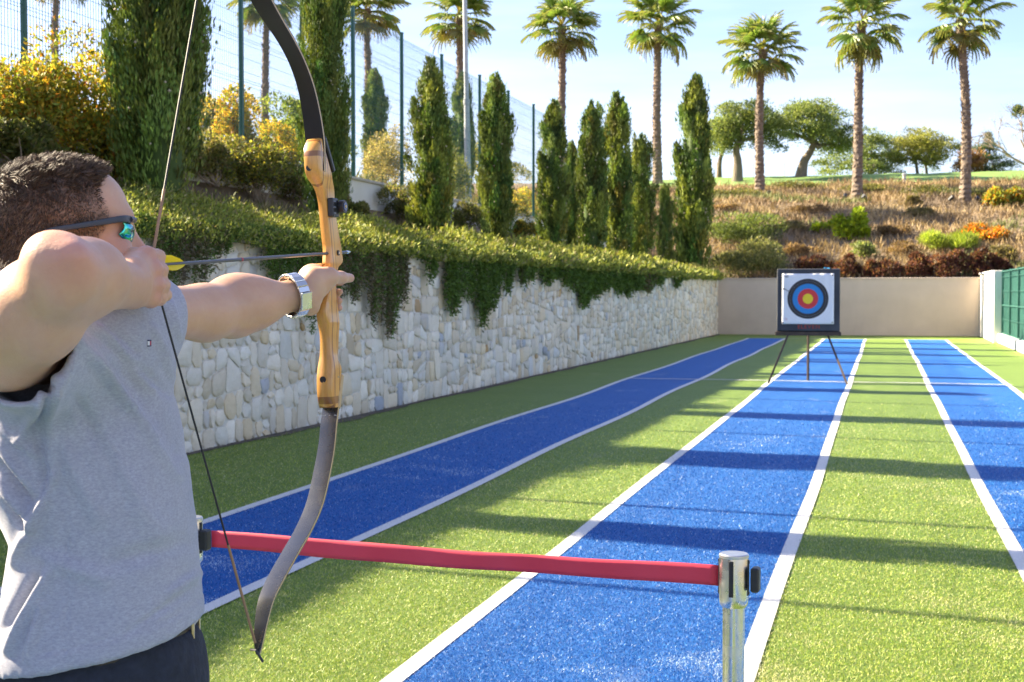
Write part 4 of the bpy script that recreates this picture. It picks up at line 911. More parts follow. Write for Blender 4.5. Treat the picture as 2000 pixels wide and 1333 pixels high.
b = TP(1766, 357); e = empty('bollard_light', b, 0, 'small grey bollard light on the edge of the lawn', 'bollard'); mb = MB(); mb.lathe([(.09, -.05), (.09, .38)], 12); mb.build('post', M['galv'], e); mb = MB(); mb.lathe([(.11, .38), (.12, .46), (.05, .50)], 12); mb.build('cap', M['galv'], e)
SPOT = [(1456, 383, 'the shorter palm, on its olive tree side'), (1499, 386, 'the shorter palm, on the leaning olive side'), (1650, 393, 'the palm above the lime bush, tilted towards it'), (1690, 396, 'the palm above the lime bush, on its bollard side'), (1857, 398, 'the palm by the orange bush, on its lawn side'), (1912, 400, 'the palm by the orange bush, next to the bush')]
for i, (x, y, lb) in enumerate(SPOT):
    b = TP(x, y); e = empty('garden_spotlight', b, random.uniform(0, 6), 'small black spotlight beside '+lb, 'spotlight', 'spotlights at the palm feet')
    mb = MB(); mb.tube([(0, 0, -.1), (0, 0, .16)], .02, 6); mb.build('stake', M['black'], e); mb = MB(); mb.tube([(-.08, 0, .16), (.13, 0, .30)], [.07, .10], 10); mb.build('housing', M['black'], e)

# ---- recurve bow, string and arrow
NK = P(295, 519.5, 1.93); TI = P(676, 493, 2.63); av = TI-NK; ah = np.array([av[0], av[1], 0]); ah /= np.linalg.norm(ah)
side = np.cross(ah, [0, 0, 1.0]); CANT = .047; upv = unit(np.array([0, 0, 1.0])-CANT*side); lat = np.cross(ah, upv)
def bp(px, py, l=0.0): return PPL(px, py, NK+lat*l, lat)
def slh(p): q = np.asarray(p)-NK; return q @ ah, q @ lat, q @ upv
def frm(s, l, h): return NK+ah*s+lat*l+upv*h
bw_ = empty('recurve_bow', bp(640, 560), 0, 'wooden recurve bow with black limbs held at full draw', 'bow'); BO = np.array(bw_.location)
n = NT('laminated_wood'); sp_ = n.new('ShaderNodeAttribute'); sp_.attribute_name = 'Col'
gr = n.noise(5, 5, .6, n.coord((9, 9, .8)), .4); gf = n.noise(60, 4, .6, n.coord((5, 5, .3)))
c = n.mix(n.rng(gr, .35, .68, 0, 1), (.56, .255, .050), (.64, .35, .090)); c = n.mix(n.rng(gf, .5, .75, 0, .45), c, (.36, .15, .035))
c = n.mix(sp_.outputs['Fac'], c, (.13, .035, .012)); n.col(c).set(Roughness=.30); n.b.inputs['Coat Weight'].default_value = .35; n.b.inputs['Coat Roughness'].default_value = .15; M['bwood'] = n.m
RS = [(269, 600, 630, 634), (276, 595, 626, 636), (288, 591, 622, 637), (300, 590.5, 621, 640), (318, 591, 621.5, 645), (335, 593, 623, 650), (346, 596, 625, 652), (356, 604, 628, 653), (368, 613, 632, 654), (385, 618, 636, 655), (405, 620.5, 639, 656), (440, 623.5, 642, 661),
      (470, 627, 645, 666), (482, 629, 646, 668), (496, 629, 646, 670), (508, 628, 645, 671), (515, 627, 645, 669), (523, 630, 646, 662), (540, 632, 648, 659), (560, 628, 647, 659), (580, 620, 640, 660), (597, 616, 635.5, 661), (612, 616, 636, 663), (625, 617, 640, 665), (633, 618, 643, 666), (645, 621, 644, 664.5),
      (662, 624, 644, 663), (690, 623, 645, 662), (706, 620, 648.5, 664), (722, 617, 649, 670), (740, 616, 648, 668), (765, 616, 648, 666), (783, 618, 650, 663), (797, 622, 655, 660)]
def solve(py, xl, xm, xr):
    lo, hi = .012, .075
    for _ in range(40):
        w = (lo+hi)/2; s1 = slh(bp(xl, py, -w/2))[0]; s2 = slh(bp(xm, py, w/2))[0]
        if s1 < s2: lo = w
        else: hi = w
    sb = (s1+s2)/2; h = slh(bp((xl+xm)/2, py, 0))[2]
    return h, sb, slh(bp(xr, py, w/2))[0], w
st = np.array([solve(*r) for r in RS])
for c_ in (1, 3):                                      # calm the measured outline a little
    st[1:-1, c_] = .25*st[:-2, c_]+.5*st[1:-1, c_]+.25*st[2:, c_]
st[:, 2] = np.maximum(st[:, 2], st[:, 1]+.02)
rows = catmull(list(st), 4); V = []; cl = []; NR = 16
for r in rows:
    h, sb, sf, w = r; ch = min(.006, w*.22, (sf-sb)*.25)
    ring = [(sb, -w/2+ch), (sb-.0015, 0), (sb, w/2-ch), (sb+ch*.35, w/2-ch*.3), (sb+ch, w/2), (sb*.67+sf*.33, w/2), (sb*.5+sf*.5, w/2), (sb*.33+sf*.67, w/2), (sf-ch, w/2), (sf, w/2-ch), (sf+.001, 0), (sf, -w/2+ch), (sf-ch, -w/2), (sb*.4+sf*.6, -w/2), (sb+ch, -w/2), (sb+ch*.35, -w/2+ch*.3)]
    V += [frm(s, l, h)-BO for s, l in ring]
nr = len(rows); Fc = [(i*NR+k, i*NR+(k+1) % NR, (i+1)*NR+(k+1) % NR, (i+1)*NR+k) for i in range(nr-1) for k in range(NR)]+[tuple(range(NR)), tuple((nr-1)*NR+k for k in range(NR))[::-1]]
me = mesh(V, Fc, 'riser')
bm = bmesh.new(); bm.from_mesh(me); bmesh.ops.recalc_face_normals(bm, faces=bm.faces); bm.to_mesh(me); bm.free()
ri = link('riser', me, M['bwood'], bw_); sharp(me, 28)
# dark lamination stripes run through the riser: thin veneer lines along its side and across its ends
wn_ = M['bwood'].node_tree; t_ = NT.__new__(NT); t_.m = M['bwood']; t_.t = wn_; t_.tc = [x for x in wn_.nodes if x.type == 'TEX_COORD'][0]
dotn = t_.new('ShaderNodeVectorMath', operation='DOT_PRODUCT'); t_.lk(t_.tc.outputs['Object'], dotn.inputs[0]); dotn.inputs[1].default_value = tuple(ah)
dz_ = t_.new('ShaderNodeVectorMath', operation='DOT_PRODUCT'); t_.lk(t_.tc.outputs['Object'], dz_.inputs[0]); dz_.inputs[1].default_value = tuple(upv)
sO = slh(BO)[0]; hO = slh(BO)[2]
ssum = t_.math('ADD', dotn.outputs['Value'], t_.math('MULTIPLY', t_.math('ABSOLUTE', dz_.outputs['Value']), .12))
msk = None
for s0, wdt in ((-.004, .0045), (.018, .003), (.030, .002)):
    v_ = t_.math('LESS_THAN', t_.math('ABSOLUTE', t_.math('SUBTRACT', ssum, s0)), wdt*.5); msk = v_ if msk is None else t_.math('MAXIMUM', msk, v_)
for hh, wdt in ((st[3][0]-hO, .010), (st[-2][0]-hO-.0, .014)):
    v_ = t_.math('LESS_THAN', t_.math('ABSOLUTE', t_.math('SUBTRACT', dz_.outputs['Value'], hh)), wdt*.5); msk = t_.math('MAXIMUM', msk, v_)
mxn = [x for x in wn_.nodes if x.type == 'MIX' and x.inputs[0].is_linked and x.inputs[0].links[0].from_node == sp_][0]; wn_.links.remove(mxn.inputs[0].links[0]); t_.lk(t_.math('MULTIPLY', msk, .72), mxn.inputs[0])
for (x, y) in ((604.5, 327), (631, 742)):              # limb bolt holes
    p = bp(x, y, 0); i = np.argmin(abs(st[:, 0]-slh(p)[2])); q = frm(st[i, 1]-.0022, slh(bp(x, y, -st[i, 3]*.0))[1], slh(p)[2])
    q = q+lat*((x-(RS[i][1]+RS[i][2])/2)/F0*2.55); mb = MB(); mb.tube([q-BO, q+ah*.012-BO], .0062, 16); mb.build('bolt_hole', M['black'], bw_)
i = 14; q = frm(st[i, 1]*.42+st[i, 2]*.58, st[i, 3]/2, slh(bp(654, 495))[2]); mb = MB(); mb.tube([q-lat*.003-BO, q+lat*.0022-BO], .0052, 14); mb.build('bushing', M['black'], bw_); mb = MB(); mb.tube([q-BO, q+lat*.0032-BO], .0026, 10); mb.build('bushing_core', M['steel'], bw_)
# arrow shelf
i = 16; q = frm(st[i, 1]+.004, -st[i, 3]/2-.004, st[i, 0]-.002); mb = MB(); mb.box(q-BO, (.03, .02, .005), np.stack([ah, lat, upv], 1), .002); mb.build('shelf', M['bwood'], bw_)
# sight block with dial on the side of the riser
q = frm(slh(bp(655, 410, .02))[0], st[10, 3]/2+.006, slh(bp(655, 410))[2]); Rm_ = np.stack([ah, lat, upv], 1)
sb_ = MB(); sb_.box(q-BO, (.028, .012, .036), Rm_, .002); sg = sb_.build('sight_block', M['black'], bw_)
for kk in (-1, 0, 1):
    mb = MB(); mb.box(q+lat*.0065+upv*.011*kk-ah*.008-BO, (.008, .003, .003), Rm_); mb.build('sight_tooth', plain('grey_plastic', (.12, .13, .16), .4), sg)
qd = q+ah*.016+lat*.008+upv*.002; mb = MB(); mb.tube([qd-BO, qd+lat*.010-BO], .0125, 20); mb.build('dial', M['black'], sg); mb = MB(); mb.tube([qd+lat*.0095-BO, qd+lat*.0112-BO], .0085, 18); mb.build('dial_face', plain('dial_blue', (.03, .05, .14), .25), sg); mb = MB(); mb.tube([qd+lat*.011-BO, qd+lat*.012-BO], .003, 10); mb.build('dial_pin', plain('brass', (.5, .35, .15), .3, .8), sg)
# limbs
n = NT('limb_black'); f = n.noise(6, 5); n.col(n.mix(n.rng(f, .4, .75, 0, 1), (.014, .014, .015), (.018, .018, .019))).set(Roughness=n.rng(n.noise(30, 5, .7), .35, .75, .24, .31)); n.b.inputs['Specular IOR Level'].default_value = .9; n.b.inputs['Coat Weight'].default_value = .55; n.b.inputs['Coat Roughness'].default_value = .25; n.b.inputs['Coat IOR'].default_value = 1.7; M['limb'] = n.m
M['limbu'] = plain('limb_matt_black', (.012, .012, .014), .5, 0, .15, 40, 0, .35)
M['limbcore'] = plain('limb_core_wood', (.52, .35, .17), .45, 0, .15, 12)
def limb(name, ed, ext, label=None, lm='limb'):
    pts = []
    for (y, xl, xr) in ed:
        p = bp((xl+xr)/2, y); z_ = (p-CAMV) @ CF; s, l, h = slh(p); pts.append((s, h, (xr-xl)/F0*z_/.93))
    pts += ext; P_ = catmull(pts, 5); V = []; cols_ = []
    for i, (s, h, w) in enumerate(P_):
        a = P_[max(i-1, 0)]; b = P_[min(i+1, len(P_)-1)]; t = np.array([b[0]-a[0], b[1]-a[1]]); t /= np.linalg.norm(t); nn = np.array([t[1], -t[0]]); nn = nn*(1 if nn[0] > 0 else -1)
        f = i/(len(P_)-1); th_ = .0085*(1-.45*f)
        for (o_, l) in ((0, -w/2), (-.0006, -w/4), (-.0006, w/4), (0, w/2), (th_*.22, w/2), (th_*.8, w/2), (th_, w/2), (th_, -w/2), (th_*.8, -w/2), (th_*.22, -w/2)): V.append(frm(s+nn[0]*o_, l, h+nn[1]*o_)-BO)
    m_ = len(P_); k_ = 10; Fc = []; mi = []
    for i in range(m_-1):
        for k in range(k_):
            Fc.append((i*k_+k, i*k_+(k+1) % k_, (i+1)*k_+(k+1) % k_, (i+1)*k_+k)); mi.append(1 if k in (4, 8) else 0)
    Fc += [tuple(range(k_)), tuple((m_-1)*k_+k for k in range(k_))[::-1]]; mi += [1, 0]
    me = mesh(V, Fc, name); me.materials.append(M[lm]); me.materials.append(M['limbcore']); me.polygons.foreach_set('material_index', mi)
    bm = bmesh.new(); bm.from_mesh(me); bmesh.ops.recalc_face_normals(bm, faces=bm.faces); bm.to_mesh(me); bm.free()
    o = link(name, me, None, bw_); sharp(me, 30); tag(o, label); return o, P_
LO = [(735, 628, 660), (770, 630, 661), (800, 629.5, 659.5), (830, 625.5, 656), (865, 622, 653), (906, 615, 647), (978, 599, 631), (1029, 578, 610), (1075, 552, 584), (1122, 525, 558), (1168, 505, 535), (1214, 497, 522), (1250, 496, 514), (1268, 497, 510), (1279, 500, 506)]
UP = [(335, 600, 632), (300, 601, 633), (268, 596, 631), (218, 590, 623), (168, 580, 611), (122, 564, 594), (82, 543, 574), (46, 519, 553), (0, 490, 528)]
lo, lp = limb('limb', LO, [], 'lower limb with glossy grey sheen and curved tip')
u0 = slh(bp(509, 0)); ext = [(u0[0]-.05, u0[2]+.045, .030), (u0[0]-.105, u0[2]+.105, .026), (u0[0]-.13, u0[2]+.165, .020), (u0[0]-.125, u0[2]+.195, .014), (u0[0]-.11, u0[2]+.215, .006)]
ul, upp = limb('limb', UP, ext, 'upper limb, matt black, its tip out of view', 'limbu')
# limb butts on the back of the riser
for (y0, x0, y1, x1, mt) in ((268, 634, 336, 653, 'black'), (732, 669, 798, 662, 'limbcore')):
    a = bp(x0, y0, .016); b = bp(x1, y1, .016); mb = MB(); d = unit(b-a); Rb = np.stack([np.cross(lat, d), lat, d], 1); mb.box((a+b)/2-lat*.016-BO, (.010, .036, np.linalg.norm(b-a)), Rb, .002); mb.build('limb_butt', M[mt], bw_)
# printed figures on the lower limb
mb = MB(); gg = random.Random(3)
for row, y in enumerate((812, 823)):
    p = bp(644, y); s, l, h = slh(p)
    for j in range(11):
        if j in (4, 7): continue
        hh_ = gg.choice((.0012, .002, .0026)); q = frm(s-.0022, -.0125+j*.0026, h+gg.uniform(-.0006, .0006)); mb.box(q-BO, (.0008, .0015, hh_), Rm_)
mb.build('limb_print', plain('print_white', (.7, .7, .7), .6), bw_)
# string
lt_ = lp[-6]; ut_ = upp[-4]; A = frm(ut_[0]-.003, 0, ut_[1]); B = frm(lt_[0]-.003, 0, lt_[1]); mb = MB(); mb.tube([A-BO, NK-BO, B-BO], .0017, 8); sg_ = mb.build('string', plain('string_black', (.014, .012, .012), .6), bw_)
M['serving'] = plain('serving_tan', (.30, .17, .09), .6)
for (p, q) in ((NK+(A-NK)*.02, NK+(A-NK)*.17), (B+(NK-B)*.02, B+(NK-B)*.30)):
    mb = MB(); mb.tube([p-BO, q-BO], .0023, 8); mb.build('serving', M['serving'], sg_)
mb = MB(); q = frm(lt_[0]-.004, 0, lt_[1]); mb.tube([q-lat*.011-ah*.001-BO, q-ah*.003-BO, q+lat*.011-upv*.02-ah*.001-BO], .0022, 6); mb.build('string_loop', M['black'], sg_)
# arrow
ar = empty('arrow', NK, 0, 'thin grey arrow with yellow vanes drawn on the bow string', 'arrow'); d = unit(av); Lr = np.linalg.norm(av)
M['shaft'] = plain('carbon_shaft', (.05, .05, .055), .3, 0, .2, 30); mb = MB(); mb.tube([d*.008, d*Lr], .0030, 10); mb.build('shaft', M['shaft'], ar, smooth=True)
mb = MB(); mb.tube([d*Lr, d*(Lr+.006), d*(Lr+.022)], [.0031, .0036, .0008], 10); mb.build('point', M['steel'], ar)
mb = MB(); mb.tube([d*-.006, d*.010], .0036, 8); mb.build('nock', plain('nock_yellow', (.7, .6, .03), .4), ar)
vu = unit(np.array([0, 0, 1.0])-d*d[2]); vs = np.cross(d, vu); M['vane'] = leafmat('vane', .4, .4)
for k in range(3):
    a = R(82)+k*2*pi/3; r = vu*sin(a)+vs*cos(a); pr_ = [(.0, .0), (.005, .0075), (.018, .0115), (.034, .0110), (.058, .0055), (.072, 0)]
    V = [d*(.022+x)+r*(.0025) for x, y in pr_]+[d*(.022+x)+r*(.0027+y) for x, y in pr_]; m_ = len(pr_); Fc = [(i, i+1, m_+i+1, m_+i) for i in range(m_-1)]
    me = mesh(V, Fc, 'vane', np.tile([[.90, .74, .02]], (len(V), 1))); o = link('vane', me, M['vane'], ar); md = o.modifiers.new('s', 'SOLIDIFY'); md.thickness = .0006
mb = MB(); mb.tube([d*.28, d*.285], .0032, 10); mb.build('ring_mark', plain('mark_red', (.45, .03, .05), .5), ar)
# ================================================================== THE ARCHER
class SDF:
    def __init__(s): s.p = []
    def add(s, f, c, r, k): s.p.append((f, np.asarray(c, float), float(r), k))
    def cone(s, a, b, ra, rb, k=.02):
        a = np.asarray(a, float); b = np.asarray(b, float); ab = b-a; L2 = max(ab @ ab, 1e-9)
        def f(p):
            t = np.clip(((p-a) @ ab)/L2, 0, 1); return np.linalg.norm(p-a-t[:, None]*ab, axis=1)-(ra+(rb-ra)*t)
        s.add(f, (a+b)/2, sqrt(L2)/2+max(ra, rb), k)
    def ell(s, c, r, ax=None, k=.02):
        c = np.asarray(c, float); r = np.asarray(r, float); A = np.eye(3) if ax is None else np.asarray(ax)
        def f(p):
            q = (p-c) @ A; k0 = np.linalg.norm(q/r, axis=1); k1 = np.linalg.norm(q/(r*r), axis=1)+1e-9
            return k0*(k0-1)/k1
        s.add(f, c, r.max(), k)
    def eval(s, p, near=None):
        d = np.full(len(p), 1.0)
        for f, c, r, k in (s.p if near is None else near):
            e = f(p); h = np.maximum(k-np.abs(d-e), 0)/k; d = np.minimum(d, e)-h*h*k*.25
        return d
def nets(sdf, lo, hi, res, post=None, bs=8):
    lo = np.asarray(lo); n = (np.ceil((np.asarray(hi)-lo)/res/bs).astype(int))*bs+1; Vv = np.full(n, 1.0, np.float32)
    nb = (n-1)//bs; o = np.arange(bs+1)*res; half = bs*res/2; rad = half*1.74
    I = np.stack(np.meshgrid(*[np.arange(k) for k in nb], indexing='ij'), -1).reshape(-1, 3); cen = lo+(I*bs)*res+half
    OX = np.stack(np.meshgrid(o, o, o, indexing='ij'), -1).reshape(-1, 3)
    B = np.stack([q[1] for q in sdf.p]); Rr = np.array([q[2]+q[3] for q in sdf.p])
    D = np.linalg.norm(cen[:, None]-B[None], axis=2)-Rr[None]; mn = D.min(1)
    for b in np.nonzero(mn < rad+.01)[0]:
        near = [sdf.p[j] for j in np.nonzero(D[b] < rad+.03)[0]]
        c0 = sdf.eval(cen[b:b+1], near)[0]
        if post is None and abs(c0) > rad+.03:
            v = np.full((bs+1,)*3, c0, np.float32)
        else:
            p = cen[b]-half+OX; v = sdf.eval(p, near)
            if post is not None: v = post(p, v)
            v = v.reshape((bs+1,)*3)
        i, j, k = I[b]*bs; Vv[i:i+bs+1, j:j+bs+1, k:k+bs+1] = v
    S = Vv < 0; cx = [S[a:S.shape[0]-1+a, b:S.shape[1]-1+b, c:S.shape[2]-1+c] for a in (0, 1) for b in (0, 1) for c in (0, 1)]
    sm = sum(x.astype(np.int8) for x in cx); act = (sm > 0) & (sm < 8); ids = np.full(act.shape, -1, np.int64); ai = np.argwhere(act); ids[act] = np.arange(len(ai))
    acc = np.zeros((len(ai), 3)); cnt = np.zeros(len(ai)); co = [(a, b, c) for a in (0, 1) for b in (0, 1) for c in (0, 1)]
    for e0 in co:
        for ax in range(3):
            if e0[ax]: continue
            e1 = list(e0); e1[ax] = 1; v0 = Vv[ai[:, 0]+e0[0], ai[:, 1]+e0[1], ai[:, 2]+e0[2]]; v1 = Vv[ai[:, 0]+e1[0], ai[:, 1]+e1[1], ai[:, 2]+e1[2]]
            m = (v0 < 0) != (v1 < 0); t = np.where(m, v0/(v0-v1+1e-12), 0); q = np.tile(np.array(e0, float), (len(ai), 1)); q[:, ax] += t; acc += q*m[:, None]; cnt += m
    V = lo+(ai+acc/cnt[:, None])*res; Fs = []
    for ax in range(3):
        a0 = [slice(1, -1)]*3; a0[ax] = slice(0, -1); a1 = list(a0); a1[ax] = slice(1, None); s0 = S[tuple(a0)]; s1 = S[tuple(a1)]; E = np.argwhere(s0 != s1)
        if not len(E): continue
        fl = s0[tuple(E.T)]; off = np.array([1, 1, 1]); off[ax] = 0; E = E+off; u, w = [x for x in range(3) if x != ax]
        def cid(du, dw):
            q = E.copy(); q[:, u] -= du; q[:, w] -= dw; return ids[tuple(q.T)]
        Q = np.stack([cid(1, 1), cid(0, 1), cid(0, 0), cid(1, 0)], 1); sw_ = fl if ax != 1 else ~fl; Q[~sw_] = Q[~sw_][:, ::-1]; Fs.append(Q)
    return V, np.concatenate(Fs)
def smooth_mesh(V, Fc, it=2, lam=.5):
    E = np.concatenate([Fc[:, [0, 1]], Fc[:, [1, 2]], Fc[:, [2, 3]], Fc[:, [3, 0]]]); n = len(V)
    for _ in range(it):
        A = np.zeros((n, 3)); c = np.zeros(n)
        for k in range(3): A[:, k] = np.bincount(E[:, 0], V[E[:, 1], k], n)+np.bincount(E[:, 1], V[E[:, 0], k], n)
        c = np.bincount(E[:, 0], minlength=n)+np.bincount(E[:, 1], minlength=n); V = V+(A/np.maximum(c, 1)[:, None]-V)*lam
    return V
def vnormals(V, Fc):
    nn = np.cross(V[Fc[:, 2]]-V[Fc[:, 0]], V[Fc[:, 3]]-V[Fc[:, 1]]); N = np.zeros_like(V)
    for k in range(4):
        for a in range(3): N[:, a] += np.bincount(Fc[:, k], nn[:, a], len(V))
    return unit(N)
def pix(V):
    q = (V-CAMV) @ _M; return 1000-F0*q[:, 0]/q[:, 2], 666.5+F0*q[:, 1]/q[:, 2]

# head frame: x forward, y to the left of the head, z up; origin at the ear
HO = P(121, 479, 2.0); ha = R(62); f_ = CF*cos(ha)+CR*sin(ha); ht = R(5); fx = f_*cos(ht)+np.array([0, 0, 1])*sin(ht); fy_ = unit(np.cross([0, 0, 1.0], fx)); fz = np.cross(fx, fy_); HA = np.stack([fx, fy_, fz], 1)
def H(x, y, z): return HO+HA @ np.array([x, y, z])
SR, ER, WR = P(10, 660, 1.765), P(122, 535, 1.635), P(258, 553, 1.86)
SL, EL, WL = P(285, 617, 2.10), P(458, 601, 2.34), bp(576, 577, -.014)
b = SDF()
b.ell(H(-.008, 0, .048), (.100, .077, .077), HA, .03); b.ell(H(.040, 0, .046), (.056, .062, .062), HA, .03); b.ell(H(.052, 0, -.030), (.050, .056, .078), HA, .03)
for s in (-1, 1):
    b.cone(H(.0, s*.052, -.045), H(.078, s*.020, -.090), .022, .020, .03); b.ell(H(.066, s*.042, -.022), (.028, .022, .026), HA, .02)
    b.ell(H(-.012, s*.078, -.014), (.019, .008, .032), HA, .008); b.ell(H(-.018, s*.083, -.008), (.013, .006, .026), HA, .006)
b.ell(H(.082, 0, -.088), (.024, .024, .020), HA, .02); b.cone(H(.090, -.032, .034), H(.090, .032, .034), .012, .012, .02)
b.cone(H(.097, 0, .018), H(.117, 0, -.022), .0085, .0125, .015); b.cone(H(.108, -.011, -.027), H(.108, .011, -.027), .009, .009, .012)
b.ell(H(.096, 0, -.052), (.012, .024, .007), HA, .01); b.ell(H(.094, 0, -.063), (.012, .021, .008), HA, .008)
NB = P(135, 640, 2.04); b.cone(H(-.022, 0, -.03), NB, .060, .066, .035)
b.cone(NB, P(165, 790, 2.06), .07, .10, .05); b.cone(NB-np.array([0, 0, .03]), SL, .06, .044, .03); b.cone(NB-np.array([0, 0, .03]), SR, .06, .060, .05); b.cone(P(165, 790, 2.06), P(200, 1180, 2.06), .095, .10, .05)
# drawing arm
b.cone(SR, ER, .060, .039, .05); m_ = SR*.5+ER*.5; b.ell(m_+CR*.010-np.array([0, 0, .008]), (.052, .052, .058), None, .05)
b.ell(P(140, 500, 1.602), (.017, .017, .015), None, .018); b.ell(P(92, 492, 1.62), (.020, .020, .018), None, .03)
b.cone(ER, ER*.6+WR*.4, .038, .0385, .04); b.cone(ER*.65+WR*.35, WR, .0385, .0265, .03); b.ell(ER*.7+WR*.3+np.array([0, 0, .006]), (.034, .034, .030), None, .04); b.cone(ER-np.array([0, 0, .026]), WR-np.array([0, 0, .020]), .014, .010, .03)
# drawing hand: the back of the hand to the lens, fingers hooked on the string
KN = [P(288, 499, 1.915), P(299, 527, 1.91), P(303, 557, 1.91), P(295, 584, 1.905)]
for k_, kn in enumerate(KN): b.cone(WR+(KN[k_]-KN[1])*.45, kn, .0165, .0112, .008); b.ell(kn-CF*.002, (.0125, .0125, .0120), None, .006)
uA, uB = unit(A-NK), unit(B-NK); hk = [NK+uA*.015, NK+uB*.007, NK+uB*.027, NK+uB*.046]
for k_, kn in enumerate(KN):
    t1 = kn+CF*.030+CR*.004; t2 = hk[k_]+CF*.014+CR*.006; t3 = hk[k_]-CR*.022+CF*.004
    b.cone(kn, t1, .0112, .0100, .008); b.cone(t1, t2, .0098, .0088, .006); b.cone(t2, t3, .0086, .0078, .006)
b.cone(WR+np.array([0, 0, .018]), P(262, 505, 1.95), .018, .014, .02); b.cone(P(262, 505, 1.95), P(275, 520, 1.985), .013, .010, .01)
# bow arm
b.cone(SL, EL, .0465, .039, .03); b.ell(SL*.35+EL*.65-np.array([0, 0, .010]), (.037, .037, .034), None, .05)
b.cone(EL, EL*.6+WL*.4, .039, .0395, .05); b.ell(EL*.95+WL*.05+np.array([0, 0, .013]), (.036, .036, .031), None, .05); b.ell(EL-np.array([0, 0, .020])+unit(SL-EL)*.01, (.023, .023, .020), None, .03); b.cone(EL*.65+WL*.35, WL, .039, .0265, .022)
# bow hand: palm behind the grip, thumb along the near side, fingers round the back
PA = bp(618, 560, -.012); b.cone(WL, PA, .0260, .026, .014); b.ell(bp(611, 540, -.006), (.027, .022, .024), None, .02)
b.cone(bp(604, 592, .002), bp(612, 574, .010), .021, .020, .02); b.cone(bp(606, 600, -.01), bp(590, 585, -.02), .017, .022, .02)
T0, T1, T2, T3 = bp(614, 545, .012), bp(641, 541, .030), bp(665, 543, .034), bp(684, 543.5, .033)
b.cone(T0, T1, .022, .0165, .016); b.cone(T1, T2, .0155, .0118, .012); b.cone(T2, T3, .0120, .0092, .008)
b.cone(bp(612, 556, .008), bp(632, 556, .022), .020, .013, .018)
for k_, y in enumerate((548, 567, 584, 599)):
    i = int(np.argmin([abs(r[0]-y) for r in RS])); sfk = st[i, 2]; h = slh(bp(640, y))[2]
    f0 = frm(st[i, 1]-.02, -.040, h+.004); f1 = frm(sfk-.002, -.038, h); f2 = frm(sfk+.012, -.018, h-.001); f3 = frm(sfk+.009-.001*k_, .012-.001*k_, h-.004)
    b.cone(PA+(f0-PA)*.4, f0, .018, .0105, .012); b.cone(f0, f1, .0098, .0090, .004); b.cone(f1, f2, .0088, .0080, .003); b.cone(f2, f3, .0078, .0072, .002)
al = np.stack([q[1]-q[2] for q in b.p]).min(0)-.02; au = np.stack([q[1]+q[2] for q in b.p]).max(0)+.02
V, Fc = nets(b, al, au, .0036); V = smooth_mesh(V, Fc, 2, .5)
man = empty('person', (P(205, 1300, 2.05)[0], P(205, 1300, 2.05)[1], 0), 0, 'man in grey t-shirt and dark sunglasses aiming a drawn bow', 'person'); MO = np.array(man.location)
# skin tone with natural variation, and the shaved part of the scalp
q = (V-HO) @ HA; hx, hy, hz = q.T; g = np.random.default_rng(1)
def hairline(x): return np.interp(x, [-.2, -.075, -.045, -.03, -.005, .018, .034, .050, .062, .074, .082, .2], [-.085, -.075, -.045, -.012, .030, .018, -.005, .020, .052, .078, .090, .099])
onhead = (np.abs(hy) < .1) & (hx > -.13) & (hx < .13) & (hz > -.10) & (np.linalg.norm(q/np.array([.115, .10, .15]), axis=1) < 1.05)
hl = np.minimum(hz-np.interp(hx, [-.2, -.07, -.045, -.030, -.012, .0, .012, .034, .05, .2], [-.095, -.085, -.060, -.030, .006, .006, .0, -.018, -.012, .02]), np.interp(hz, [-.03, 0, .020, .030, .042, .06, .082, .092, .102, .112, .14], [.018, .034, .050, .060, .058, .050, .047, .056, .068, .080, .086])-hx)
scalp = np.where(onhead, np.clip(hl/.016+.5, 0, 1), 0); scalp *= ~((np.abs(hy) > .074) & (hz < .018) & (hz > -.04) & (np.abs(hx+.012) < .024))
skin = np.tile(np.array([[.57, .33, .205]]), (len(V), 1))
def blush(c, r, col, a):
    global skin
    w = a*np.exp(-(np.linalg.norm(V-c, axis=1)/r)**2); skin = skin*(1-w[:, None])+np.array(col)*w[:, None]
RED = (.52, .16, .11)
blush(P(145, 495, 1.58), .045, RED, .6); blush(P(150, 470, 1.6), .03, (.66, .40, .30), .4); blush(EL-np.array([0, 0, .02]), .04, RED, .2)
for p_ in KN: blush(p_, .018, RED, .45)
blush(T3, .018, RED, .5); blush(H(-.012, -.082, .0), .03, RED, .6); blush(H(.112, 0, -.02), .025, RED, .45); blush(H(.07, -.05, -.02), .04, RED, .3)
for k_ in (1, 2, 3): blush(frm(st[18, 2]+.012, .028, slh(bp(640, (548, 567, 584, 599)[k_]))[2]-.005), .015, (.62, .2, .17), .6)
skin *= np.exp(.10*vnoise(V[:, 0]*9, V[:, 2]*11+V[:, 1]*8, 1, 6)[:, None]*np.array([.4, 1, 1.2]))
skin *= np.exp(.05*vnoise(V[:, 0]*30, V[:, 2]*30+V[:, 1]*22, 1, 3))[:, None]
stub = .30*np.where(onhead, np.clip((-.030-hz)/.02, 0, 1)*np.clip((hx-.0)/.02, 0, 1), 0)[:, None]; skin = skin*(1-stub)+np.array([.16, .10, .08])*stub
skin = skin*(1-scalp[:, None]*.60)+np.array([.085, .062, .048])*scalp[:, None]*.60
n = NT('skin'); c = n.attr(); f = n.noise(55, 5, .65); f2 = n.noise(420, 2)
n.col(n.mix(n.rng(f, .35, .7, 0, .30), c, (.86, .70, .66), 'MULTIPLY')).set(Roughness=.46); n.b.inputs['Subsurface Weight'].default_value = .12; n.b.inputs['Subsurface Radius'].default_value = (.012, .004, .002); n.b.inputs['Subsurface Scale'].default_value = .6; n.bump(n.math('ADD', n.math('MULTIPLY', f2, .5), n.noise(130, 5, .7)), .35, .0016); M['skin'] = n.m
body = link('body', mesh(V-MO, Fc, 'body', skin), M['skin'], man, smooth=True)

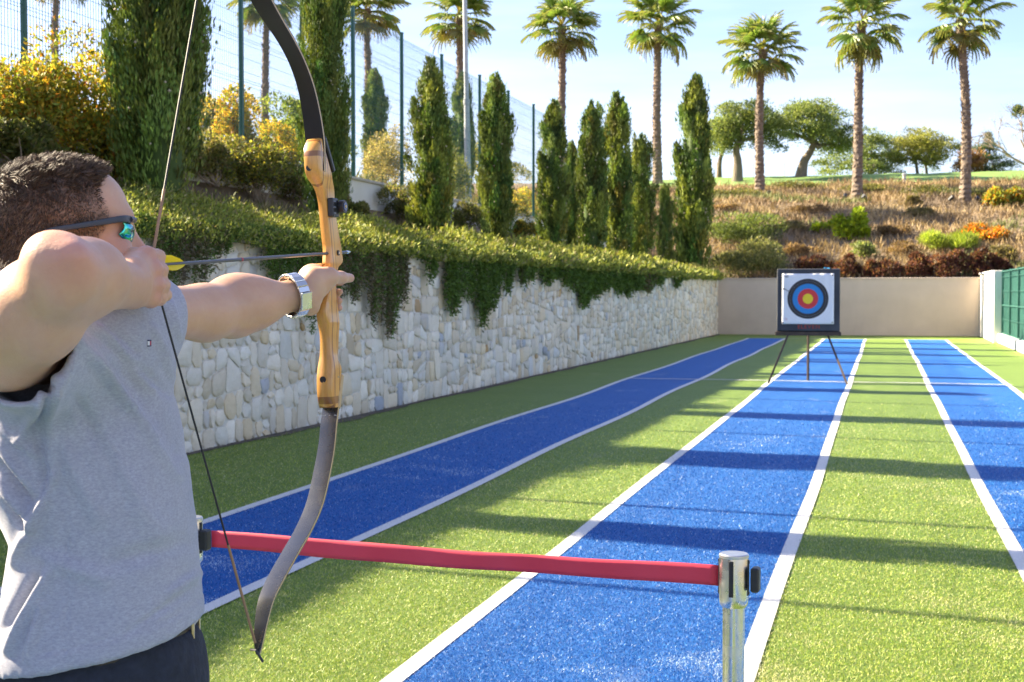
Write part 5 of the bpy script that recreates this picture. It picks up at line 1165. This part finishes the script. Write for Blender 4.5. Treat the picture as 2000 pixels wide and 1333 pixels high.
# ---- hair: fine strands growing from the scalp
N = vnormals(V, Fc); ok = np.nonzero(scalp > .35)[0]; ns = 42000; i = g.choice(ok, ns); root = V[i]+g.normal(0, .0015, (ns, 3)); nr_ = N[i]; qx, qy, qz = q[i].T
top = np.clip((qz-.055)/.05, 0, 1); Lr_ = .002+.0065*np.clip((hl[i]-.012)/.07, 0, 1)+.008*top*g.uniform(.5, 1.25, ns)+.006*top*np.clip(qx/.06, 0, 1)
fw = HA @ np.array([1, 0, 0]); dn = HA @ np.array([-.35, 0, -1]); flow = top[:, None]*fw*.75+(1-top)[:, None]*dn*.9
jit = g.normal(0, .22, (ns, 3)); cl_ = np.sin(qx*160+qy*90)[:, None]*np.array([.25, .1, .2]); d0 = unit(nr_*(.75+.45*top[:, None])+flow*.55+jit+cl_); d1 = unit(nr_*(.35+.3*top[:, None])+flow+jit+cl_)
ck = g.choice(ns, 700, replace=False); near_ = np.concatenate([np.argmin(((root[j:j+3000, None]-root[ck][None])**2).sum(2), 1) for j in range(0, ns, 3000)])
ctip = root[ck]+d0[ck]*(Lr_[ck]*.5)[:, None]+d1[ck]*(Lr_[ck]*.6)[:, None]
sd_ = unit(np.cross(d0, g.normal(size=(ns, 3)))); w = .00048; p1 = root+d0*(Lr_*.5)[:, None]; p2 = p1+d1*(Lr_*.55)[:, None]; p2 = p2+(ctip[near_]-p2)*(.36*top+.1)[:, None]
V5 = np.stack([root-sd_*w, root+sd_*w, p1+sd_*w*.8, p1-sd_*w*.8, p2+sd_*w*.2, p2-sd_*w*.2], 1).reshape(-1, 3); k6 = np.arange(ns)[:, None]*6
Fh = np.concatenate([k6+np.array([[0, 1, 2, 3]]), k6+np.array([[3, 2, 4, 5]])]); hc = np.array([.080, .052, .034])*np.exp(g.normal(0, .28, (ns, 1)))
hc = np.where((g.random(ns) < .22)[:, None], hc*2.0, hc); hc6 = np.repeat(hc, 6, 0); hc6.reshape(ns, 6, 3)[:, 4:] *= 1.35
n = NT('hair'); n.col(n.attr()).set(Roughness=.58); n.b.inputs['Specular IOR Level'].default_value = .35; M['hair'] = n.m
tag(link('hair', mesh(V5-MO, Fh, 'hair', hc6), M['hair'], man), 'short brown hair faded at the sides', kind='stuff')

# ---- sunglasses: frame bar, temple arms, mirrored lenses
M['frame'] = plain('frame_navy', (.022, .028, .042), .38); n = NT('mirror_lens'); v = n.noise(28, 2, .5, None, .8); n.col(n.ramp(v, [(.3, (.02, .12, .45)), (.45, (.03, .5, .45)), (.55, (.35, .6, .1)), (.7, (.7, .65, .08))])).set(Roughness=.07, Metallic=.85); M['lens'] = n.m
sgl = empty('sunglasses', H(.10, 0, .03), 0, 'wrap-around dark sunglasses with blue and yellow mirrored lenses worn by the archer', 'sunglasses'); SO = np.array(sgl.location)
for s in (-1, 1):
    pts = [H(.093, s*.055, .030), H(.078, s*.072, .031), H(.05, s*.083, .028), H(.01, s*.090, .024), H(-.030, s*.091, .020), H(-.046, s*.088, .012)]
    P_ = catmull(pts, 5); V_ = []; m2 = len(P_)
    for i_, p in enumerate(P_):
        f = i_/(m2-1); hh = .0058*(1-.45*f); tk = .0022; y_ = HA[:, 1]*s
        for (a_, c_) in ((-tk, -hh), (tk, -hh*.8), (tk*1.2, 0), (tk, hh*.8), (-tk, hh), ): V_.append(p+y_*a_+HA[:, 2]*c_-SO)
    Fc_ = [(i_*5+k, i_*5+(k+1) % 5, (i_+1)*5+(k+1) % 5, (i_+1)*5+k) for i_ in range(m2-1) for k in range(5)]+[tuple(range(5)), tuple((m2-1)*5+k for k in range(5))]
    mb = MB(); mb.add(V_, Fc_); mb.build('temple_arm', M['frame'], sgl, smooth=True, angle=50)
    rows_ = []; V_ = []
    for j in range(9):
        an_ = s*(.08+.92*j/8); y = .070*sin(an_*1.02); x = .106-.050*(1-cos(an_*1.02))-.004
        for k in range(6):
            t = k/5; drop = .038*(1-.25*abs(j/8*2-1)**3)*(1-.35*(j/8)**2); V_.append(H(x+.006*sin(t*pi)-.006*t, y, .028-drop*t)-SO)
    Fc_ = [(j*6+k, j*6+k+1, (j+1)*6+k+1, (j+1)*6+k) for j in range(8) for k in range(5)]
    o = link('lens', mesh(V_, Fc_, 'lens'), M['lens'], sgl, smooth=True); md = o.modifiers.new('s', 'SOLIDIFY'); md.thickness = .0018
pts = catmull([H(.092, -.056, .030), H(.102, -.036, .030), H(.107, 0, .029), H(.102, .036, .030), H(.092, .056, .030)], 6)
mb = MB(); mb.tube([p-SO for p in pts], .0045, 8); mb.build('brow_bar', M['frame'], sgl, smooth=True)

# ---- wrist watch
wt = empty('wrist_watch', bp(588, 577, -.026), 0, 'silver link watch on the wrist of the bow hand', 'watch'); WO = np.array(wt.location); ax_ = unit(PA-EL*.3-WL*.7); ax_ = unit(WL-EL); e1 = unit(np.cross(ax_, [0, 0, 1.0])); e2 = np.cross(e1, ax_); wc = WL+(EL-WL)*.03
for k in range(22):
    a = 2*pi*k/22; r = e1*cos(a)*.0375+e2*sin(a)*.0385; o_ = unit(r); tn = np.cross(ax_, o_); mb = MB(); big = 4 <= k <= 5
    mb.box(wc+r-WO, (.022, .0108, .0046), np.stack([ax_, tn, o_], 1), .0009); mb.build('link', M['steel'], wt)
o_ = -e1; cc_ = wc+o_*.0390; mb = MB(); mb.tube([cc_-WO, cc_+o_*.009-WO], .019, 24); mb.build('case', M['steel'], wt, smooth=True)
a = unit(-CF*.8+CR*.25-np.array([0, 0, .25])); a = unit(a-ax_*(a @ ax_)); tn = np.cross(ax_, a); mb = MB(); mb.box(wc+a*.0405-WO, (.023, .032, .0040), np.stack([ax_, tn, a], 1), .001); mb.build('clasp', M['steel'], wt)

# ---- t-shirt
sh = SDF(); HB = lambda py, z=2.05: P(200, py, z)[2]
LV = [(560, 150, 60, .05), (600, 165, 110, .075), (640, 160, 150, .115), (690, 152, 172, .15), (760, 150, 180, .165), (850, 162, 190, .172), (950, 180, 188, .168), (1050, 208, 173, .160), (1150, 204, 184, .166), (1250, 198, 196, .174), (1345, 195, 198, .178)]
lh = np.array([HB(l[0]) for l in LV]); lc = np.array([P(l[1], l[0], 2.06) for l in LV]); lw = np.array([l[2]/F0*2.03 for l in LV]); ld = np.array([l[3] for l in LV]); oz = np.argsort(lh)
bf = unit(CR*.97+CF*.05); bs_ = np.cross([0, 0, 1.0], bf)
def torso(p):
    z = p[:, 2]; cx = np.interp(z, lh[oz], lc[oz, 0]); cy = np.interp(z, lh[oz], lc[oz, 1]); rw = np.interp(z, lh[oz], lw[oz]); rd = np.interp(z, lh[oz], ld[oz])
    d = p[:, :2]-np.stack([cx, cy], 1); a = d @ bf[:2]; c = d @ bs_[:2]; k = ((np.abs(a)/rw)**2.35+(np.abs(c)/rd)**2.35)**(1/2.35)
    return np.maximum((k-1)*np.minimum(rw, rd)*.9, np.maximum(z-lh.max(), lh.min()-z))
sh.add(torso, P(190, 950, 2.06), .75, .05)
SRa, SRb = P(120, 700, 1.97), P(36, 682, 1.755); sh.cone(SRa, SRb, .102, .078, .05); SLa, SLb = SL-(EL-SL)*.45, SL+(EL-SL)*.10; sh.cone(SLa, SLb, .078, .063, .05); sh.cone(P(150, 640, 2.05), SL*.6+NB*.4, .055, .060, .05); sh.cone(P(140, 650, 2.03), P(95, 690, 1.93), .05, .07, .05)
def line_sd(p, a, b, r0, r1):
    ab = b-a; t = np.clip(((p-a) @ ab)/(ab @ ab), -1, 3); return np.linalg.norm(p-a-t[:, None]*ab, axis=1)-(r0+(r1-r0)*t)
hem_n = unit(np.array([0, 0, 1.0])-CR*.20); hem_p = P(200, 1252, 2.05)
def smax(a, b, k): return np.maximum(a, b)+np.maximum(k-np.abs(a-b), 0)**2/(4*k)
def shirt_post(p, v):
    w = .0042; inn = v+w
    u = unit(SRb-SRa); v = np.maximum(v, np.where(line_sd(p, SRa, SRb, .2, .2) < 0, (p-SRb) @ u-.006, -1)*1.0)
    v = smax(v, -smax(line_sd(p, SRa, SRb, .086, .069), -((p-SRa) @ u-.05), .02), .006)
    u2 = unit(SLb-SLa); v = np.maximum(v, np.where(line_sd(p, SLa, SLb, .13, .13) < 0, (p-SLb) @ u2-.004, -1)); v = np.maximum(v, -np.maximum(line_sd(p, SLa, SLb, .066, .0535), -((p-SLa) @ u2-.06)))
    nk = unit(H(-.02, 0, -.04)-NB); v = np.maximum(v, -np.maximum(line_sd(p, NB-nk*.02, NB+nk*.1, .068, .080), -((p-NB) @ nk+.05)))
    return v
def shirt_post2(p, v):
    v = shirt_post(p, v); hem = -((p-hem_p) @ hem_n); v = np.maximum(v, hem)
    return v
ap = np.array([P(-90, 640, 1.6), P(420, 1400, 2.4), P(420, 560, 2.4), P(-90, 1400, 1.75), P(-60, 900, 2.4), P(360, 600, 2.35), P(30, 600, 1.7)])
V, Fc = nets(sh, np.minimum(ap.min(0), lc.min(0)-.26), np.maximum(ap.max(0), lc.max(0)+.26), .0052, shirt_post2); V = smooth_mesh(V, Fc, 3, .5); N = vnormals(V, Fc); X_, Y_ = pix(V)
def seg(ax_, ay, bx, by): 
    dx, dy = bx-ax_, by-ay; t = np.clip(((X_-ax_)*dx+(Y_-ay)*dy)/(dx*dx+dy*dy), 0, 1); return np.hypot(X_-ax_-t*dx, Y_-ay-t*dy), t
facing = np.clip(-(N @ unit(P(190, 900, 2.0)-CAMV)), 0, 1)
dsp = np.zeros(len(V))
FOLD = [(150, 660, 250, 790, 9, .004), (250, 790, 345, 930, 10, .003), (170, 640, 330, 770, 8, -.003), (135, 700, 95, 800, 9, .006), (118, 715, 70, 830, 8, -.005), (105, 735, 40, 860, 9, .005), (95, 800, 105, 930, 12, .004), (70, 840, 95, 960, 10, -.004), (105, 930, 60, 1050, 9, .006), (0, 870, 70, 960, 9, .006), (0, 905, 62, 985, 8, -.006), (0, 940, 55, 1010, 9, .007), (15, 985, 60, 1045, 8, -.006), (75, 990, 30, 1100, 10, .006),
        (0, 840, 90, 900, 8, .004), (95, 1120, 20, 1270, 11, .008), (70, 1130, 5, 1230, 9, -.007), (85, 1180, 55, 1285, 8, .006), (130, 1000, 128, 1290, 2.2, -.0012), (300, 640, 340, 720, 7, .003), (185, 615, 270, 690, 9, -.003), (200, 640, 300, 760, 8, .003), (330, 1160, 388, 1120, 8, .003), (250, 1235, 380, 1150, 6, -.002), (345, 760, 320, 700, 7, .003), (335, 590, 350, 660, 4, .0025), (322, 595, 335, 665, 4, -.0025), (120, 860, 190, 1010, 18, .005), (200, 880, 320, 1060, 24, .005), (240, 720, 350, 880, 20, -.005), (150, 780, 250, 980, 14, -.004), (180, 700, 300, 850, 10, .004), (60, 1080, 200, 1130, 16, .004), (220, 1100, 360, 1060, 18, -.004)]
for (ax_, ay, bx, by, wd_, am) in FOLD:
    d_, t_ = seg(ax_, ay, bx, by); dsp += 2.3*am*np.exp(-(d_/wd_)**2)*(.55+.45*np.sin(t_*pi))
dsp += .0022*vnoise(V[:, 2]*14+V[:, 0]*6, V[:, 1]*16-V[:, 2]*5, 1, 3)+.0010*vnoise(V[:, 0]*45, V[:, 2]*30+V[:, 1]*40, 1, 5)
hemd = (V-hem_p) @ hem_n; dsp += np.where((hemd < .028) & (hemd > .0), .0016, 0)-.0014*np.exp(-((hemd-.029)/.0025)**2)
V = V+N*dsp[:, None]
n = NT('grey_jersey'); f = n.noise(160, 4, .75, n.coord((1, 1, 2.2))); f2 = n.noise(22, 4, .6, n.coord((1, 1, 1.7))); f3 = n.noise(900, 2)
c = n.ramp(f, [(.32, (.275, .268, .315)), (.5, (.355, .347, .395)), (.68, (.445, .435, .48))]); c = n.mix(n.rng(f2, .35, .7, 0, .3), c, (.285, .28, .325)); n.col(c).set(Roughness=.92); n.b.inputs['Sheen Weight'].default_value = .2; n.bump(f3, .25, .001); M['jersey'] = n.m
tee = link('t_shirt', mesh(V-MO, Fc, 't_shirt'), M['jersey'], man, smooth=True)
# collar ribbing
nk = unit(H(-.02, 0, -.04)-NB); e1 = unit(np.cross(nk, [0, 0, 1.0]+CR*.3)); e2 = np.cross(nk, e1); cc_ = NB-nk*.012; mb = MB(); mb.tube([cc_+e1*.074*cos(t)+e2*.074*sin(t)-nk*.010*cos(t*2)-MO for t in np.linspace(0, 2*pi, 41)], .0065, 8, False); mb.build('collar', M['jersey'], tee, smooth=True)
# small flag emblem on the chest
p0 = None; d_ = np.hypot(X_-293, Y_-668)+40*(1-facing); i_ = int(np.argmin(d_)); p0 = V[i_]; nn = N[i_]; uu = unit(np.cross([0, 0, 1.0], nn)); vv = np.cross(nn, uu)
for nm, col_, x0, y0, w_, h_ in (('emblem_red', (.35, .02, .06), .0022, 0, .0044, .0062), ('emblem_white', (.75, .75, .75), -.0022, 0, .0044, .0062), ('emblem_navy', (.02, .02, .08), 0, .0040, .0092, .0018), ('emblem_navy', (.02, .02, .08), 0, -.0040, .0092, .0018)):
    mb = MB(); mb.box(p0+nn*.0012+uu*x0+vv*y0-MO, (w_, h_, .0012), np.stack([uu, vv, nn], 1)); mb.build('emblem', plain(nm, col_, .7), tee)

# ---- trousers, belt, shoes
M['denim'] = plain('navy_cloth', (.013, .016, .028), .85, 0, .35, 60, .3); t = SDF(); HC = P(198, 1300, 2.06)
def ring(py): return P(198, py, 2.06)
t.ell(ring(1330), (.155, .155, .17), None, .05); t.cone(ring(1225)+0, ring(1330), .128, .145, .06)
for s in (-1, 1):
    hp = ring(1400)+bs_*s*.085; kn = np.array([HC[0], HC[1], .50])+bs_*s*.17+bf*.01; an_ = np.array([HC[0], HC[1], .08])+bs_*s*.22; t.cone(hp, kn, .098, .072, .05); t.cone(kn, an_, .072, .062, .04)
al = np.stack([x[1]-x[2] for x in t.p]).min(0)-.02; au = np.stack([x[1]+x[2] for x in t.p]).max(0)+.02; topz = ring(1222)[2]
V, Fc = nets(t, al, au, .009, lambda p, v: np.maximum(v, p[:, 2]-topz)); V = smooth_mesh(V, Fc, 2, .5); N = vnormals(V, Fc); V = V+N*(.0035*vnoise(V[:, 2]*25+V[:, 0]*9, V[:, 1]*22, 1, 4))[:, None]
tr = link('trousers', mesh(V-MO, Fc, 'trousers'), M['denim'], man, smooth=True)
bc = ring(1240); mb = MB(); pts = []
V_ = []; nseg = 48
for k in range(nseg):
    a = 2*pi*k/nseg; r = bf*cos(a)*.138+bs_*sin(a)*.150
    for (dr, dz) in ((0, -.017), (.004, -.017), (.004, .017), (0, .017)): V_.append(bc+r*(1+dr/.14)+np.array([0, 0, dz])-MO)
Fc_ = [(k*4+j, ((k+1) % nseg)*4+j, ((k+1) % nseg)*4+(j+1) % 4, k*4+(j+1) % 4) for k in range(nseg) for j in range(4)]; mb.add(V_, Fc_); be = mb.build('belt', plain('belt_leather', (.03, .018, .012), .45), tr)
q0 = bc+bf*.146; mb = MB(); Rb = np.stack([bf, bs_, [0, 0, 1]], 1)
for (dy, dz, sy, sz) in ((0, .020, .05, .005), (0, -.020, .05, .005), (.024, 0, .005, .045), (-.024, 0, .005, .045)): mb.box(q0+bs_*dy+np.array([0, 0, dz])-MO, (.005, sy, sz), Rb, .001)
mb.build('buckle', plain('brass_buckle', (.55, .45, .28), .3, .9), be)
for s in (-1, 1):
    t = SDF(); a0 = np.array([HC[0], HC[1], .05])+bs_*s*.22; t.cone(a0-bf*.05, a0+bf*.12-np.array([0, 0, .012]), .046, .036, .03); t.cone(a0+np.array([0, 0, .0]), a0+np.array([0, 0, .05]), .045, .045, .03)
    al = np.stack([x[1]-x[2] for x in t.p]).min(0)-.02; au = np.stack([x[1]+x[2] for x in t.p]).max(0)+.02; V, Fc = nets(t, al, au, .008, lambda p, v: np.maximum(v, .012-p[:, 2])); V = smooth_mesh(V, Fc, 2); link('shoe', mesh(V-MO, Fc, 'shoe'), plain('shoe_grey', (.12, .12, .12), .7), man, smooth=True)
